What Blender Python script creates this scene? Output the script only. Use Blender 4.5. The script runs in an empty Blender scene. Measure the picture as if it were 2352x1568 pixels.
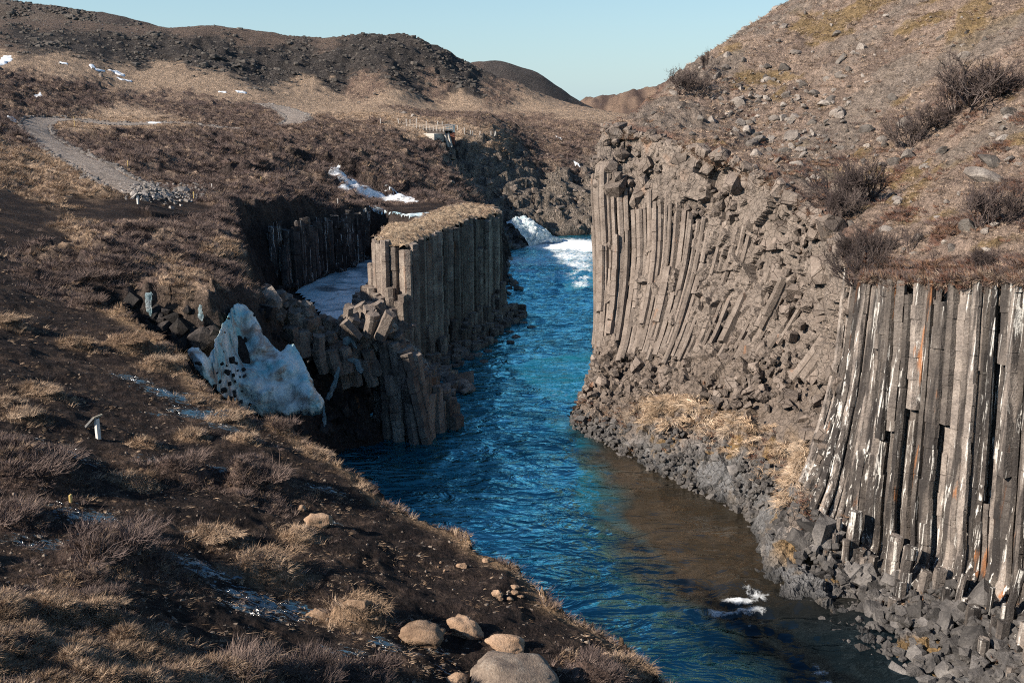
import bpy, bmesh, math, random
import numpy as np
from mathutils import Vector, Matrix, Euler

# ------------------------------------------------------------------ camera, sky, sun, exposure
SC = bpy.context.scene
F = 960.0                       # focal length in pixels of a 1024 wide frame
CAMZ = 30.0
TH = math.atan(241 / F)         # pitch below the horizon
cam = bpy.data.cameras.new('camera')
cam.sensor_width = 36.0
cam.lens = 36.0 * F / 1024
cam.clip_start = 0.5
cam.clip_end = 5000
camo = bpy.data.objects.new('camera', cam)
SC.collection.objects.link(camo)
camo.location = (0, 0, CAMZ)
camo.rotation_euler = (math.pi / 2 - TH, 0, 0)
SC.camera = camo

SUN_EL = math.radians(30)
SUN_AZ = math.radians(245)      # compass bearing of the sun, clockwise from +Y
world = bpy.data.worlds.new('World')
SC.world = world
world.use_nodes = True
wn = world.node_tree
wn.nodes.clear()
sky = wn.nodes.new('ShaderNodeTexSky')
sky.sky_type = 'NISHITA'
sky.sun_disc = False
sky.sun_elevation = SUN_EL
sky.sun_rotation = SUN_AZ
sky.altitude = 300
sky.air_density = 1.0
sky.dust_density = 0.3
sky.ozone_density = 1.6
wbg = wn.nodes.new('ShaderNodeBackground')
wbg.inputs['Strength'].default_value = 0.072
whs = wn.nodes.new('ShaderNodeHueSaturation')
whs.inputs['Hue'].default_value = 0.497
whs.inputs['Saturation'].default_value = 1.15
wout = wn.nodes.new('ShaderNodeOutputWorld')
wn.links.new(sky.outputs['Color'], whs.inputs['Color'])
wtc = wn.nodes.new('ShaderNodeTexCoord'); wsx = wn.nodes.new('ShaderNodeSeparateXYZ'); wmr = wn.nodes.new('ShaderNodeMapRange')
wmr.inputs[1].default_value = 0.0; wmr.inputs[2].default_value = 0.32; wmr.inputs[3].default_value = 0.75; wmr.inputs[4].default_value = 0.0
wn.links.new(wtc.outputs['Generated'], wsx.inputs[0]); wn.links.new(wsx.outputs['Z'], wmr.inputs[0])
wmx = wn.nodes.new('ShaderNodeMix'); wmx.data_type = 'RGBA'; wn.links.new(wmr.outputs[0], wmx.inputs[0])
wmx.inputs[7].default_value = (3.05, 4.75, 5.7, 1)
wn.links.new(whs.outputs['Color'], wmx.inputs[6])
wn.links.new(wmx.outputs[2], wbg.inputs['Color'])
wn.links.new(wbg.outputs['Background'], wout.inputs['Surface'])

sun = bpy.data.lights.new('sun', 'SUN')
sun.energy = 5.0
sun.angle = math.radians(0.5)
sun.color = (1.0, 0.90, 0.78)
suno = bpy.data.objects.new('sun', sun)
SC.collection.objects.link(suno)
tosun = Vector((math.sin(SUN_AZ) * math.cos(SUN_EL), math.cos(SUN_AZ) * math.cos(SUN_EL), math.sin(SUN_EL)))
suno.rotation_euler = tosun.to_track_quat('Z', 'Y').to_euler()
suno.location = (-200, -80, 200)

SC.view_settings.view_transform = 'Standard'
SC.view_settings.look = 'None'
SC.view_settings.exposure = 0.95
SC.view_settings.gamma = 1.0
SC.view_settings.use_curve_mapping = False
SC.cycles.max_bounces = 3
SC.cycles.diffuse_bounces = 1
SC.cycles.glossy_bounces = 2
SC.cycles.transmission_bounces = 2
SC.cycles.transparent_max_bounces = 3
SC.cycles.use_denoising = False
SC.cycles.use_adaptive_sampling = True
SC.cycles.adaptive_threshold = 0.02
SC.cycles.filter_width = 1.1

random.seed(7)
RNG = np.random.default_rng(11)

# ------------------------------------------------------------------ helpers
CT, ST = math.cos(TH), math.sin(TH)
def uz(vx, vy, z):
    """point of known height seen at (vx, vy) of the 2352 wide survey view"""
    x = vx * 1024 / 2352; y = vy * 1024 / 2352; u = (341 - y) / F
    t = (z - CAMZ) / (-ST + CT * u)
    return np.array(((x - 512) / F * t, (CT + ST * u) * t, z))
def uy(vx, vy, Y):
    """point of known distance Y"""
    x = vx * 1024 / 2352; y = vy * 1024 / 2352; u = (341 - y) / F
    t = Y / (CT + ST * u)
    return np.array(((x - 512) / F * t, Y, CAMZ + (-ST + CT * u) * t))

def _h(ix, iy, iz, seed):
    h = (ix.astype(np.uint32) * np.uint32(374761393) + iy.astype(np.uint32) * np.uint32(668265263)
         + iz.astype(np.uint32) * np.uint32(2147483647 & 1274126177) + np.uint32((seed * 974711 + 12345) & 0xffffffff))
    h = (h ^ (h >> np.uint32(13))) * np.uint32(1274126177)
    h = (h ^ (h >> np.uint32(16))) * np.uint32(2246822519)
    return h ^ (h >> np.uint32(13))
def hashf(ix, iy, iz, seed):
    return (_h(ix, iy, iz, seed) & np.uint32(0xffffff)).astype(np.float64) / 0xffffff
def noise2(x, y, seed=0):
    xi = np.floor(x).astype(np.int64); yi = np.floor(y).astype(np.int64)
    xf = x - xi; yf = y - yi
    u = xf * xf * xf * (xf * (xf * 6 - 15) + 10); v = yf * yf * yf * (yf * (yf * 6 - 15) + 10)
    z0 = np.zeros_like(xi)
    def g(dx, dy):
        a = hashf(xi + dx, yi + dy, z0, seed) * 6.2831853
        return np.cos(a) * (xf - dx) + np.sin(a) * (yf - dy)
    a = g(0, 0); b = g(1, 0); c = g(0, 1); d = g(1, 1)
    return (a + (b - a) * u + (c - a) * v + (a - b - c + d) * u * v) * 1.5
def fbm2(x, y, seed=0, oct=4, gain=0.5):
    s = np.zeros_like(x); a = 1.0; f = 1.0
    for i in range(oct):
        s += a * noise2(x * f, y * f, seed + i * 17); a *= gain; f *= 2.03
    return s
def noise3(p, seed=0):
    x, y, z = p[:, 0], p[:, 1], p[:, 2]
    xi = np.floor(x).astype(np.int64); yi = np.floor(y).astype(np.int64); zi = np.floor(z).astype(np.int64)
    xf = x - xi; yf = y - yi; zf = z - zi
    u = xf * xf * (3 - 2 * xf); v = yf * yf * (3 - 2 * yf); w = zf * zf * (3 - 2 * zf)
    r = 0
    for dx in (0, 1):
        for dy in (0, 1):
            for dz in (0, 1):
                r = r + hashf(xi + dx, yi + dy, zi + dz, seed) * (u if dx else 1 - u) * (v if dy else 1 - v) * (w if dz else 1 - w)
    return r * 2 - 1
def fbm3(p, seed=0, oct=4, gain=0.5):
    s = np.zeros(len(p)); a = 1.0; f = 1.0
    for i in range(oct):
        s += a * noise3(p * f, seed + 31 * i); a *= gain; f *= 2.1
    return s
def facet3(p, seed=0, tilt=0.6):
    """blocky relief: each Worley cell is a tilted plane of its own height"""
    i = np.floor(p).astype(np.int64)
    best = np.full(len(p), 1e9); val = np.zeros(len(p))
    for dx in (-1, 0, 1):
        for dy in (-1, 0, 1):
            for dz in (-1, 0, 1):
                cx, cy, cz = i[:, 0] + dx, i[:, 1] + dy, i[:, 2] + dz
                q = np.stack((cx + hashf(cx, cy, cz, seed), cy + hashf(cx, cy, cz, seed + 1), cz + hashf(cx, cy, cz, seed + 2)), 1)
                d = p - q
                dd = np.abs(d).sum(1) * 0.5 + np.sqrt((d * d).sum(1)) * 0.5
                h = hashf(cx, cy, cz, seed + 3) * 2 - 1
                t = np.stack((hashf(cx, cy, cz, seed + 4), hashf(cx, cy, cz, seed + 5), hashf(cx, cy, cz, seed + 6)), 1) * 2 - 1
                m = dd < best
                best = np.where(m, dd, best)
                val = np.where(m, h + tilt * (t * d).sum(1) * 2, val)
    return val
def sstep(a, b, x):
    t = np.clip((x - a) / (b - a), 0, 1)
    return t * t * (3 - 2 * t)
def poly_sd(px, py, poly):
    """signed distance to a closed polygon, positive inside"""
    poly = np.asarray(poly)[:, :2]
    if px.size > 50000:       # only points near the polygon need the exact distance
        lo = poly.min(0) - 6; hi = poly.max(0) + 6; m = (px > lo[0]) & (px < hi[0]) & (py > lo[1]) & (py < hi[1])
        out = np.full(px.shape, -50.0)
        if m.sum() < px.size * .95:
            idx = np.where(m)[0]
            for i in range(0, len(idx), 40000): out[idx[i:i + 40000]] = poly_sd(px[idx[i:i + 40000]], py[idx[i:i + 40000]], poly)
            return out
    d = np.full(px.shape, 1e18); ins = np.zeros(px.shape, bool)
    n = len(poly)
    for i in range(n):
        ax, ay = poly[i]; bx, by = poly[(i + 1) % n]
        ex, ey = bx - ax, by - ay
        t = np.clip(((px - ax) * ex + (py - ay) * ey) / (ex * ex + ey * ey + 1e-12), 0, 1)
        d = np.minimum(d, (px - ax - ex * t) ** 2 + (py - ay - ey * t) ** 2)
        c = ((ay > py) != (by > py))
        xs = ax + (py - ay) / ((by - ay) if abs(by - ay) > 1e-12 else 1e-12) * ex
        ins ^= c & (px < xs)
    d = np.sqrt(d)
    return np.where(ins, d, -d)
def line_d(px, py, pts):
    """distance to a polyline and position along it (0..n-1)"""
    pts = np.asarray(pts)
    d = np.full(px.shape, 1e18); s = np.zeros(px.shape)
    for i in range(len(pts) - 1):
        ax, ay = pts[i][:2]; ex, ey = pts[i + 1][0] - ax, pts[i + 1][1] - ay
        t = np.clip(((px - ax) * ex + (py - ay) * ey) / (ex * ex + ey * ey + 1e-12), 0, 1)
        q = (px - ax - ex * t) ** 2 + (py - ay - ey * t) ** 2
        m = q < d
        d = np.where(m, q, d); s = np.where(m, i + t, s)
    return np.sqrt(d), s
class TPS:
    """thin plate spline of height over (X/Y, log Y)"""
    def __init__(self, pts, k=3.0, reg=1e-3):
        P = np.asarray(pts, float); self.k = k
        self.c = self.co(P[:, 0], P[:, 1]); n = len(P)
        A = np.zeros((n + 3, n + 3)); A[:n, :n] = self.ker(self.c, self.c) + np.eye(n) * reg
        q = np.c_[np.ones(n), self.c]; A[:n, n:] = q; A[n:, :n] = q.T
        self.w = np.linalg.solve(A, np.r_[P[:, 2], 0, 0, 0])
    def co(self, x, y):
        return np.c_[x / y * self.k, np.log(y)]
    def ker(self, a, b):
        d = ((a[:, None, :] - b[None, :, :]) ** 2).sum(2)
        return 0.5 * d * np.log(d + 1e-12)
    def __call__(self, x, y):
        c = self.co(x, y); out = np.empty(len(x)); n = len(self.c)
        for i in range(0, len(x), 20000):
            cc = c[i:i + 20000]
            out[i:i + 20000] = self.ker(cc, self.c) @ self.w[:n] + self.w[n] + cc @ self.w[n + 1:]
        return out

COL = SC.collection
def tag(o, label=None, cat=None, group=None, kind=None):
    if label: o['label'] = label
    if cat: o['category'] = cat
    if group: o['group'] = group
    if kind: o['kind'] = kind
    return o
def mesh_np(name, verts, quads=None, tris=None, smooth=True):
    verts = np.ascontiguousarray(verts, dtype=np.float32)
    me = bpy.data.meshes.new(name)
    loops = []; starts = []; tot = []
    n = 0
    if quads is not None and len(quads):
        q = np.asarray(quads, np.int32); loops.append(q.ravel()); starts.append(np.arange(len(q)) * 4 + n); tot.append(np.full(len(q), 4)); n += q.size
    if tris is not None and len(tris):
        q = np.asarray(tris, np.int32); loops.append(q.ravel()); starts.append(np.arange(len(q)) * 3 + n); tot.append(np.full(len(q), 3)); n += q.size
    loops = np.concatenate(loops).astype(np.int32); starts = np.concatenate(starts).astype(np.int32)
    me.vertices.add(len(verts)); me.vertices.foreach_set('co', verts.ravel())
    me.loops.add(len(loops)); me.loops.foreach_set('vertex_index', loops)
    me.polygons.add(len(starts)); me.polygons.foreach_set('loop_start', starts)
    me.update(calc_edges=True)
    me.polygons.foreach_set('use_smooth', np.full(len(starts), smooth))
    me.validate()
    return me
def set_col(me, name, rgb):
    a = me.attributes.new(name, 'FLOAT_COLOR', 'POINT')
    c = np.ones((len(rgb), 4), np.float32); c[:, :3] = rgb
    a.data.foreach_set('color', c.ravel())
def set_f(me, name, v):
    a = me.attributes.new(name, 'FLOAT', 'POINT')
    a.data.foreach_set('value', np.asarray(v, np.float32))
def link(name, me, mat=None, parent=None):
    o = bpy.data.objects.new(name, me); COL.objects.link(o)
    if mat is not None and me is not None and not me.materials:
        me.materials.append(mat)
    if parent is not None: o.parent = parent
    return o
def grid_quads(nr, nc):
    i = np.arange(nr - 1)[:, None] * nc + np.arange(nc - 1)[None, :]
    return np.stack((i, i + 1, i + nc + 1, i + nc), -1).reshape(-1, 4)
def empty(name, loc=(0, 0, 0), rz=0):
    o = bpy.data.objects.new(name, None); COL.objects.link(o)
    o.location = loc; o.rotation_euler = (0, 0, rz); o.empty_display_size = 0.3
    return o
def vnormals(V, quads):
    n = np.zeros_like(V)
    a = np.cross(V[quads[:, 2]] - V[quads[:, 0]], V[quads[:, 3]] - V[quads[:, 1]])
    for k in range(4): np.add.at(n, quads[:, k], a)
    return n / (np.linalg.norm(n, axis=1)[:, None] + 1e-9)

# ------------------------------------------------------------------ materials
class NT:
    def __init__(self, name):
        self.m = bpy.data.materials.new(name); self.m.use_nodes = True
        self.t = self.m.node_tree; self.t.nodes.clear()
        self.out = self.t.nodes.new('ShaderNodeOutputMaterial')
    def n(self, typ, **kw):
        nd = self.t.nodes.new('ShaderNode' + typ)
        for k, v in kw.items():
            if k.startswith('_'): setattr(nd, k[1:], v)
            else:
                key = int(k[1:]) if k[0] == 'i' and k[1:].isdigit() else k.replace('__', ' ')
                self.set(nd.inputs[key], v)
        return nd
    def set(self, sock, v):
        if isinstance(v, bpy.types.NodeSocket): self.t.links.new(v, sock)
        else: sock.default_value = v
    def pos(self): return self.n('NewGeometry').outputs['Position']
    def noise(self, vec, scale, detail=4, rough=0.55, dist=0.0):
        return self.n('TexNoise', Vector=vec, Scale=scale, Detail=detail, Roughness=rough, Distortion=dist).outputs['Fac']
    def ramp(self, fac, stops):
        r = self.n('ValToRGB', Fac=fac); cr = r.color_ramp
        while len(cr.elements) > 1: cr.elements.remove(cr.elements[-1])
        for i, (p, c) in enumerate(stops):
            if not isinstance(c, (tuple, list)): c = (c, c, c)
            e = cr.elements[0] if i == 0 else cr.elements.new(p)
            e.position = p; e.color = (*c[:3], 1)
        return r.outputs['Color']
    def mix(self, a, b, fac, blend='MIX'):
        x = self.n('Mix', _data_type='RGBA', _blend_type=blend)
        self.set(x.inputs[0], fac)
        for s, v in ((x.inputs[6], a), (x.inputs[7], b)):
            if isinstance(v, (tuple, list)): v = (*v[:3], 1)
            self.set(s, v)
        return x.outputs[2]
    def math(self, op, a, b=0.5, clamp=False):
        x = self.n('Math', _operation=op, _use_clamp=clamp); self.set(x.inputs[0], a); self.set(x.inputs[1], b)
        return x.outputs[0]
    def vmul(self, vec, s):
        x = self.n('VectorMath', _operation='MULTIPLY'); self.set(x.inputs[0], vec); self.set(x.inputs[1], s)
        return x.outputs[0]
    def attr(self, name): return self.n('Attribute', _attribute_name=name)
    def bump(self, h, dist, strength=1.0, normal=None):
        b = self.n('Bump', Height=h, Distance=dist, Strength=strength)
        if normal is not None: self.set(b.inputs['Normal'], normal)
        return b.outputs[0]
    def done(self, color, rough=0.9, normal=None, spec=0.3, **kw):
        p = self.n('BsdfPrincipled')
        if isinstance(color, (tuple, list)): color = (*color[:3], 1)
        self.set(p.inputs['Base Color'], color); self.set(p.inputs['Roughness'], rough)
        self.set(p.inputs['Specular IOR Level'], spec)
        if normal is not None: self.set(p.inputs['Normal'], normal)
        for k, v in kw.items(): self.set(p.inputs[k.replace('__', ' ')], v)
        self.t.links.new(p.outputs[0], self.out.inputs[0])
        self.p = p
        return self.m
M = {}
def ground_mat(name, fine=9.0, bumpd=0.12):
    t = NT(name); P = t.pos()
    c = t.attr('col').outputs['Color']
    n1 = t.noise(P, 0.7, 2, 0.6); n2 = t.noise(P, fine, 4, 0.75); n3 = t.noise(P, 2.6, 3, 0.65)
    k = t.math('MULTIPLY', t.ramp(n2, [(0.25, 0.25), (0.5, 1.0), (0.75, 2.1)]), t.ramp(n3, [(0.3, 0.55), (0.5, 1.0), (0.7, 1.4)]))
    k = t.math('MULTIPLY', k, t.ramp(n1, [(0.3, 0.75), (0.7, 1.2)]))
    col = t.mix(c, k, 1.0, 'MULTIPLY')
    wet = t.attr('wet').outputs['Fac']
    wm = t.ramp(t.math('ADD', t.math('MULTIPLY', t.noise(t.vmul(P, (.8, 2.4, 1)), 3.6, 4, 0.72), 1.0), t.math('MULTIPLY', wet, 0.38)), [(0.77, 0.0), (0.82, 1.0)])
    col = t.mix(col, (0.03, 0.075, 0.11), wm)  # puddles: blue of the reflected sky painted into the base colour
    rough = t.math('SUBTRACT', 0.95, t.math('MULTIPLY', wm, 0.82))
    h = t.math('ADD', t.math('MULTIPLY', n2, 0.6), n3)
    h = t.math('MULTIPLY', h, t.math('SUBTRACT', 1.0, t.math('MULTIPLY', wm, 0.93)))
    nb = t.bump(h, bumpd * 4, 0.9)
    sp = t.math('ADD', 0.12, t.math('MULTIPLY', wm, 0.9))
    return t.done(col, rough, nb, sp)
M['ground'] = ground_mat('ground')
M['hill'] = ground_mat('hill_ground', 1.6, 0.5)
def rock_mat(name, base, dark, light, streak=0.0, lichen=0.25, scale=1.0, rust=0.0, rnd=0.25, crack=0.0):
    t = NT(name); P = t.pos()
    n1 = t.noise(P, 0.8 * scale, 4, 0.65); n2 = t.noise(P, 7 * scale, 4, 0.7)
    col = t.ramp(n1, [(0.3, dark), (0.52, base), (0.72, light)])
    col = t.mix(col, t.ramp(n2, [(0.3, 0.55), (0.5, 1.0), (0.7, 1.35)]), 0.8, 'MULTIPLY')
    oi = t.n('ObjectInfo').outputs['Random']
    col = t.mix(col, t.ramp(oi, [(0.0, 1 - rnd * 1.3), (0.5, 1.0), (1.0, 1 + rnd)]), 1.0, 'MULTIPLY')
    if rust:
        nr = t.noise(t.vmul(P, (1.1, 1.1, 0.16)), 0.75, 4, 0.6)
        col = t.mix(col, (0.34, 0.135, 0.045), t.math('MULTIPLY', t.ramp(nr, [(0.64, 0.0), (0.69, 1.0)]), rust))
    if streak:
        ps = t.vmul(P, (1.0, 1.0, 0.02))
        s1 = t.noise(ps, 3.4, 4, 0.7, 0.4); s2 = t.noise(P, 5, 4, 0.7); s3 = t.noise(t.vmul(P, (1, 1, 0.12)), 0.35, 3, 0.5)
        bl = t.ramp(t.math('ADD', t.noise(ps, 1.05, 4, 0.6), t.math('MULTIPLY', s3, 0.3)), [(0.625, 0.0), (0.70, 1.0)])
        col = t.mix(col, (0.018, 0.016, 0.016), t.math('MULTIPLY', bl, streak * 0.9))
        wh = t.ramp(t.math('ADD', s1, t.math('MULTIPLY', s3, 0.35)), [(0.76, 0.0), (0.81, 1.0)])
        wh = t.math('MULTIPLY', wh, t.ramp(s2, [(0.3, 0.3), (0.5, 1.0)]))
        col = t.mix(col, (0.66, 0.63, 0.58), t.math('MULTIPLY', wh, streak))
    if lichen:
        nl = t.noise(P, 11 * scale, 3, 0.6)
        lm = t.math('MULTIPLY', t.ramp(nl, [(0.6, 0.0), (0.68, 1.0)]), t.ramp(n1, [(0.45, 0.0), (0.6, 1.0)]))
        col = t.mix(col, (0.36, 0.34, 0.30), t.math('MULTIPLY', lm, lichen))
    h = n2
    if crack:
        v = t.n('TexVoronoi', _feature='DISTANCE_TO_EDGE', Vector=t.vmul(P, (1, 1, 0.9)), Scale=crack).outputs['Distance']
        cr = t.ramp(v, [(0.0, 0.0), (0.035, 1.0)])
        col = t.mix(t.mix(col, (0.25, 0.22, 0.2), 1.0, 'MULTIPLY'), col, cr)
        h = t.math('ADD', h, t.math('MULTIPLY', cr, 0.5))
    return t.done(col, 0.88, t.bump(h, 0.14 / scale, 0.8), 0.25)
M['cliff'] = rock_mat('cliff_rock', (0.175, 0.14, 0.116), (0.11, 0.088, 0.074), (0.235, 0.195, 0.165), 0, 0.35, rust=0.35, crack=0.9)
M['column'] = rock_mat('column_rock', (0.158, 0.133, 0.115), (0.09, 0.077, 0.069), (0.225, 0.192, 0.165), 0.85, 0.3, rust=0.8, rnd=0.5)
M['column_dull'] = rock_mat('promontory_column_rock', (0.185, 0.15, 0.125), (0.125, 0.10, 0.083), (0.235, 0.195, 0.165), 0, 0.25, rust=0.2, rnd=0.16)
M['stack'] = rock_mat('stack_rock', (0.19, 0.155, 0.13), (0.11, 0.088, 0.076), (0.30, 0.255, 0.21), 0, 0.7, rust=0.25, rnd=0.3, scale=0.8)
M['shore'] = rock_mat('shore_rock', (0.098, 0.090, 0.085), (0.045, 0.042, 0.041), (0.15, 0.138, 0.128), 0, 0.15, rnd=0.5)
M['rock'] = rock_mat('hill_rock', (0.19, 0.165, 0.145), (0.10, 0.085, 0.075), (0.28, 0.25, 0.22), 0, 0.4, rnd=0.45)
M['tanrock'] = rock_mat('tan_boulder', (0.28, 0.185, 0.12), (0.17, 0.108, 0.07), (0.37, 0.255, 0.175), 0, 0.3, scale=2.6, rnd=0.2)
M['greyrock'] = rock_mat('grey_boulder', (0.20, 0.155, 0.12), (0.09, 0.07, 0.06), (0.30, 0.25, 0.2), 0, 0.7, scale=2.6, rnd=0.1)
M['darkrock'] = rock_mat('near_black_rock', (0.03, 0.026, 0.025), (0.012, 0.011, 0.011), (0.07, 0.055, 0.045), 0, 0.1, rust=0.4, rnd=0.5)  # near-black rock, much darker than the stack rock
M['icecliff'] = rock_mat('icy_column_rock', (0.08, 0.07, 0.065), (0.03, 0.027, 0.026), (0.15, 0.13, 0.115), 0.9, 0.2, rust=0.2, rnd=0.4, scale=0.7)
M['cobble'] = rock_mat('track_cobble', (0.25, 0.225, 0.205), (0.15, 0.135, 0.125), (0.36, 0.33, 0.305), 0, 0.1, rnd=0.5)
# ------------------------------------------------------------------ left bank terrain
def Z(l): return [uz(*p) for p in l]
def Yd(l): return [uy(*p) for p in l]
ctrl = Z([(0,1568,19.6),(300,1568,18.9),(600,1568,17.4),(900,1568,15.9),(1200,1568,14.6),(1500,1568,13.5),(1700,1700,13),
  (0,1420,19.2),(-300,1500,20),(-300,1200,19.2),(300,1420,18),(700,1420,16),(1000,1440,14.9),(1300,1440,14.1),
  (0,1300,18.2),(400,1300,17),(800,1300,15.6),(1150,1300,14.4),
  (0,1100,18.3),(400,1100,16.9),(750,1130,15.4),(0,950,18.5),(300,950,17.2),(560,960,16.1),
  (0,800,18.8),(300,820,17.2),(0,700,19),(150,680,18.0),(-300,900,19.5),(-300,650,20.2),
  (100,610,18.6),(250,610,18.2),(400,600,17.9),(500,610,17.2),(560,560,16.9),(0,600,19.4),
  (300,540,18.9),(450,520,18.1),(560,500,17.2),(200,500,19.4),(0,500,20.4),(-300,500,21.5),
  (200,465,19.9),(400,465,18.9),(600,460,17.2),(700,500,15.2),(760,520,14.0),(850,500,13.0),(800,450,15.2),(870,480,13.2),(920,495,12.6),(1000,500,12.3),(1030,470,12.6),
  (0,440,21.4),(330,440,20.1),(150,360,22.0),(300,340,22),(500,390,19.6),(700,400,17.6),(900,455,13.2),(60,330,23.5),(-300,350,25),
  (640,690,13.2),(690,712,11.8),(740,738,10.6),(790,752,9.8),(600,655,15.4),(640,355,20.8),(760,340,20.6),(780,380,18.2),(860,420,15.2),(960,450,13),(870,360,18.6),(950,400,15.6)]) + Yd([
  (95,272,240),(400,285,235),(560,295,235),(680,275,245),(300,280,250),(820,300,225),
  (0,270,205),(900,300,228),(1000,300,236),(1020,322,232),(1060,318,240),(1130,320,246),
  (300,240,285),(600,235,315),(900,245,300),(1000,270,270),(1200,290,290),(1200,255,360),(1400,268,340),(1330,300,290),(1400,330,280),
  (0,170,290),(300,190,330),(600,205,350),(900,220,365),(-300,150,290),
  (0,128,325),(400,150,365),(600,170,385),(800,195,395),(1000,220,405),(1200,240,420),(1330,248,450),
  (0,72,352),(200,90,372),(430,110,395),(600,120,412),(800,130,420),(950,150,425),(1080,185,430),(-300,40,340),
  (0,42,430),(200,50,440),(430,57,450),(530,71,440),(640,86,440),(700,92,445),(800,89,450),(940,96,445),(1000,122,446),(1080,153,455),(1200,203,455),(1330,245,480),(-300,10,420),(1420,262,420),
  (0,75,520),(430,95,540),(700,125,540),(940,140,540),(1080,190,540),(1330,262,560),(-300,60,520),
  (1040,340,236),(1130,358,242),(1100,400,230),(1200,420,237),(1290,402,248),(1170,450,226),(1290,480,228),(1300,530,217),(1380,440,242),(1250,345,268),(1380,370,266),(1380,505,226),
  (1000,400,207),(1000,350,224),(1060,460,191),(1040,430,198),(1100,500,180),(1130,530,174),(1000,440,192),(960,380,212),
  (1500,520,225),(1500,400,245),(1500,300,300)])
T_left_exact = TPS(ctrl, reg=2e-4)
class PolarGrid:
    """a function sampled on a regular (X/Y, log Y) grid, read back by bilinear lookup"""
    def __init__(self, fn, a0, a1, na, y0, y1, ny):
        self.r = (a0, a1, na, math.log(y0), math.log(y1), ny)
        yy, aa = np.meshgrid(np.exp(np.linspace(math.log(y0), math.log(y1), ny)), np.linspace(a0, a1, na), indexing='ij')
        v = fn((aa * yy).ravel(), yy.ravel())
        self.g = v.reshape(ny, na, -1)
    def __call__(self, x, y):
        a0, a1, na, l0, l1, ny = self.r
        fa = np.clip((x / y - a0) / (a1 - a0) * (na - 1), 0, na - 1.001); fy = np.clip((np.log(y) - l0) / (l1 - l0) * (ny - 1), 0, ny - 1.001)
        ia = fa.astype(int); iy = fy.astype(int); ta = (fa - ia)[:, None]; ty = (fy - iy)[:, None]; g = self.g
        v = (g[iy, ia] * (1 - ta) + g[iy, ia + 1] * ta) * (1 - ty) + (g[iy + 1, ia] * (1 - ta) + g[iy + 1, ia + 1] * ta) * ty
        return v[:, 0] if v.shape[1] == 1 else v
T_left = PolarGrid(T_left_exact, -0.95, 0.75, 300, 8, 640, 420)

COVER = {'mud': (0.026, 0.0185, 0.016), 'straw': (0.36, 0.255, 0.175), 'heather': (0.125, 0.088, 0.077), 'tan': (0.43, 0.315, 0.225),
         'brown': (0.19, 0.132, 0.104), 'scree': (0.066, 0.058, 0.054), 'ridge': (0.15, 0.112, 0.09), 'rock': (0.21, 0.175, 0.145), 'gravel': (0.25, 0.22, 0.195)}
CPTS = {'mud': [(600,1200),(700,1260),(900,1250),(1000,1350),(1200,1450),(1350,1500),(850,1330),(700,1100),(300,1000),(200,1050),(100,980),(350,930),(250,760),(150,740),(80,840),(60,760),(200,860),(350,1180),(500,1150),(150,1230),(420,1400),(560,1420),(650,1450),(700,1500),(60,530),(150,560),(60,480),(250,490),(300,470),(200,465),(450,480),(950,1480),(30,620),(800,1180),(1100,1400),(450,960),(520,1050),(680,1400),(1480,1555),(330,860),(390,880),(110,920),(185,815),(30,700),(300,790),(60,1300),(250,1180),(100,1160),(420,1200),(560,1300),(330,1340),(60,900),(440,930),(520,1000),(620,1040),(180,960),(760,1150),(640,1260),(1280,1480),(1000,500),(960,490)],
 'straw': [(0,1450),(100,1460),(250,1510),(400,1555),(100,1400),(200,560),(60,400),(150,400),(100,430),(0,370),(200,440),(530,570),(400,610)],
 'heather': [(60,1090),(270,1290),(600,1110),(120,620),(250,630),(300,350),(400,350),(500,350),(250,320),(500,420),(600,430),(700,420),(450,400),(800,400),(550,460),(650,490),(750,480),(200,210),(100,200),(50,190),(350,230),(450,240),(560,262),(700,350),(800,340),(900,380),(980,430),(330,580),(0,300),(-200,300),(1000,400),(1040,440),(1080,490),(950,360),(1000,350),(1300,345),(1220,340),(300,540),(400,560),(470,540),(250,590),(500,500),(620,470),(560,540),(480,600)],
 'tan': [(300,180),(500,195),(700,200),(400,165),(150,150),(0,130),(900,225),(1050,240),(1200,248),(850,262),(950,278),(1100,312),(750,240),(250,290),(130,385),(1350,268),(200,420),(700,255),(300,262),(960,290),(1060,308),(1150,325),(900,282),(1000,255)],
 'brown': [(1100,270),(1250,290),(1000,262),(1350,300),(800,300),(700,300),(1300,330),(900,330),(1000,190),(850,190),(1150,225),(620,330),(850,285)],
 'scree': [(100,90),(300,100),(500,120),(700,130),(850,130),(650,105),(1000,150),(950,160),(300,120),(900,150),(1080,180),(550,140),(150,95),(400,112),(600,140),(750,152),(800,115),(450,130),(250,108),(880,110),(1020,172),(700,110),(500,100),(40,80),(350,95),(660,150)],
 'ridge': [(200,55),(450,65),(560,78),(750,95),(100,60),(0,50),(300,70),(0,105),(640,90)],
 'rock': [(1020,340),(1100,360),(1150,400),(1250,430),(1350,430),(1060,338),(1200,385),(1350,500),(1180,460),(1250,500),(1150,430),(1380,400)]}
GAUX = np.exp(np.linspace(math.log(12), math.log(620), 900))
def march(vx, vy, hf, lo=12.0):
    """first point of a height function hit by the view ray through (vx, vy)"""
    x = vx * 1024 / 2352; y = vy * 1024 / 2352; u = (341 - y) / F
    t = GAUX / (CT + ST * u); X = (x - 512) / F * t; zz = CAMZ + (-ST + CT * u) * t
    g = zz - hf(X, GAUX); k = np.argmax((g < 0) & (GAUX > lo))
    if k == 0: k = len(GAUX) - 1
    f = g[k - 1] / (g[k - 1] - g[k] + 1e-9); f = min(max(f, 0), 1)
    Yk = GAUX[k - 1] + (GAUX[k] - GAUX[k - 1]) * f
    return np.array((X[k - 1] + (X[k] - X[k - 1]) * f, Yk, zz[k - 1] + (zz[k] - zz[k - 1]) * f))
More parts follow.
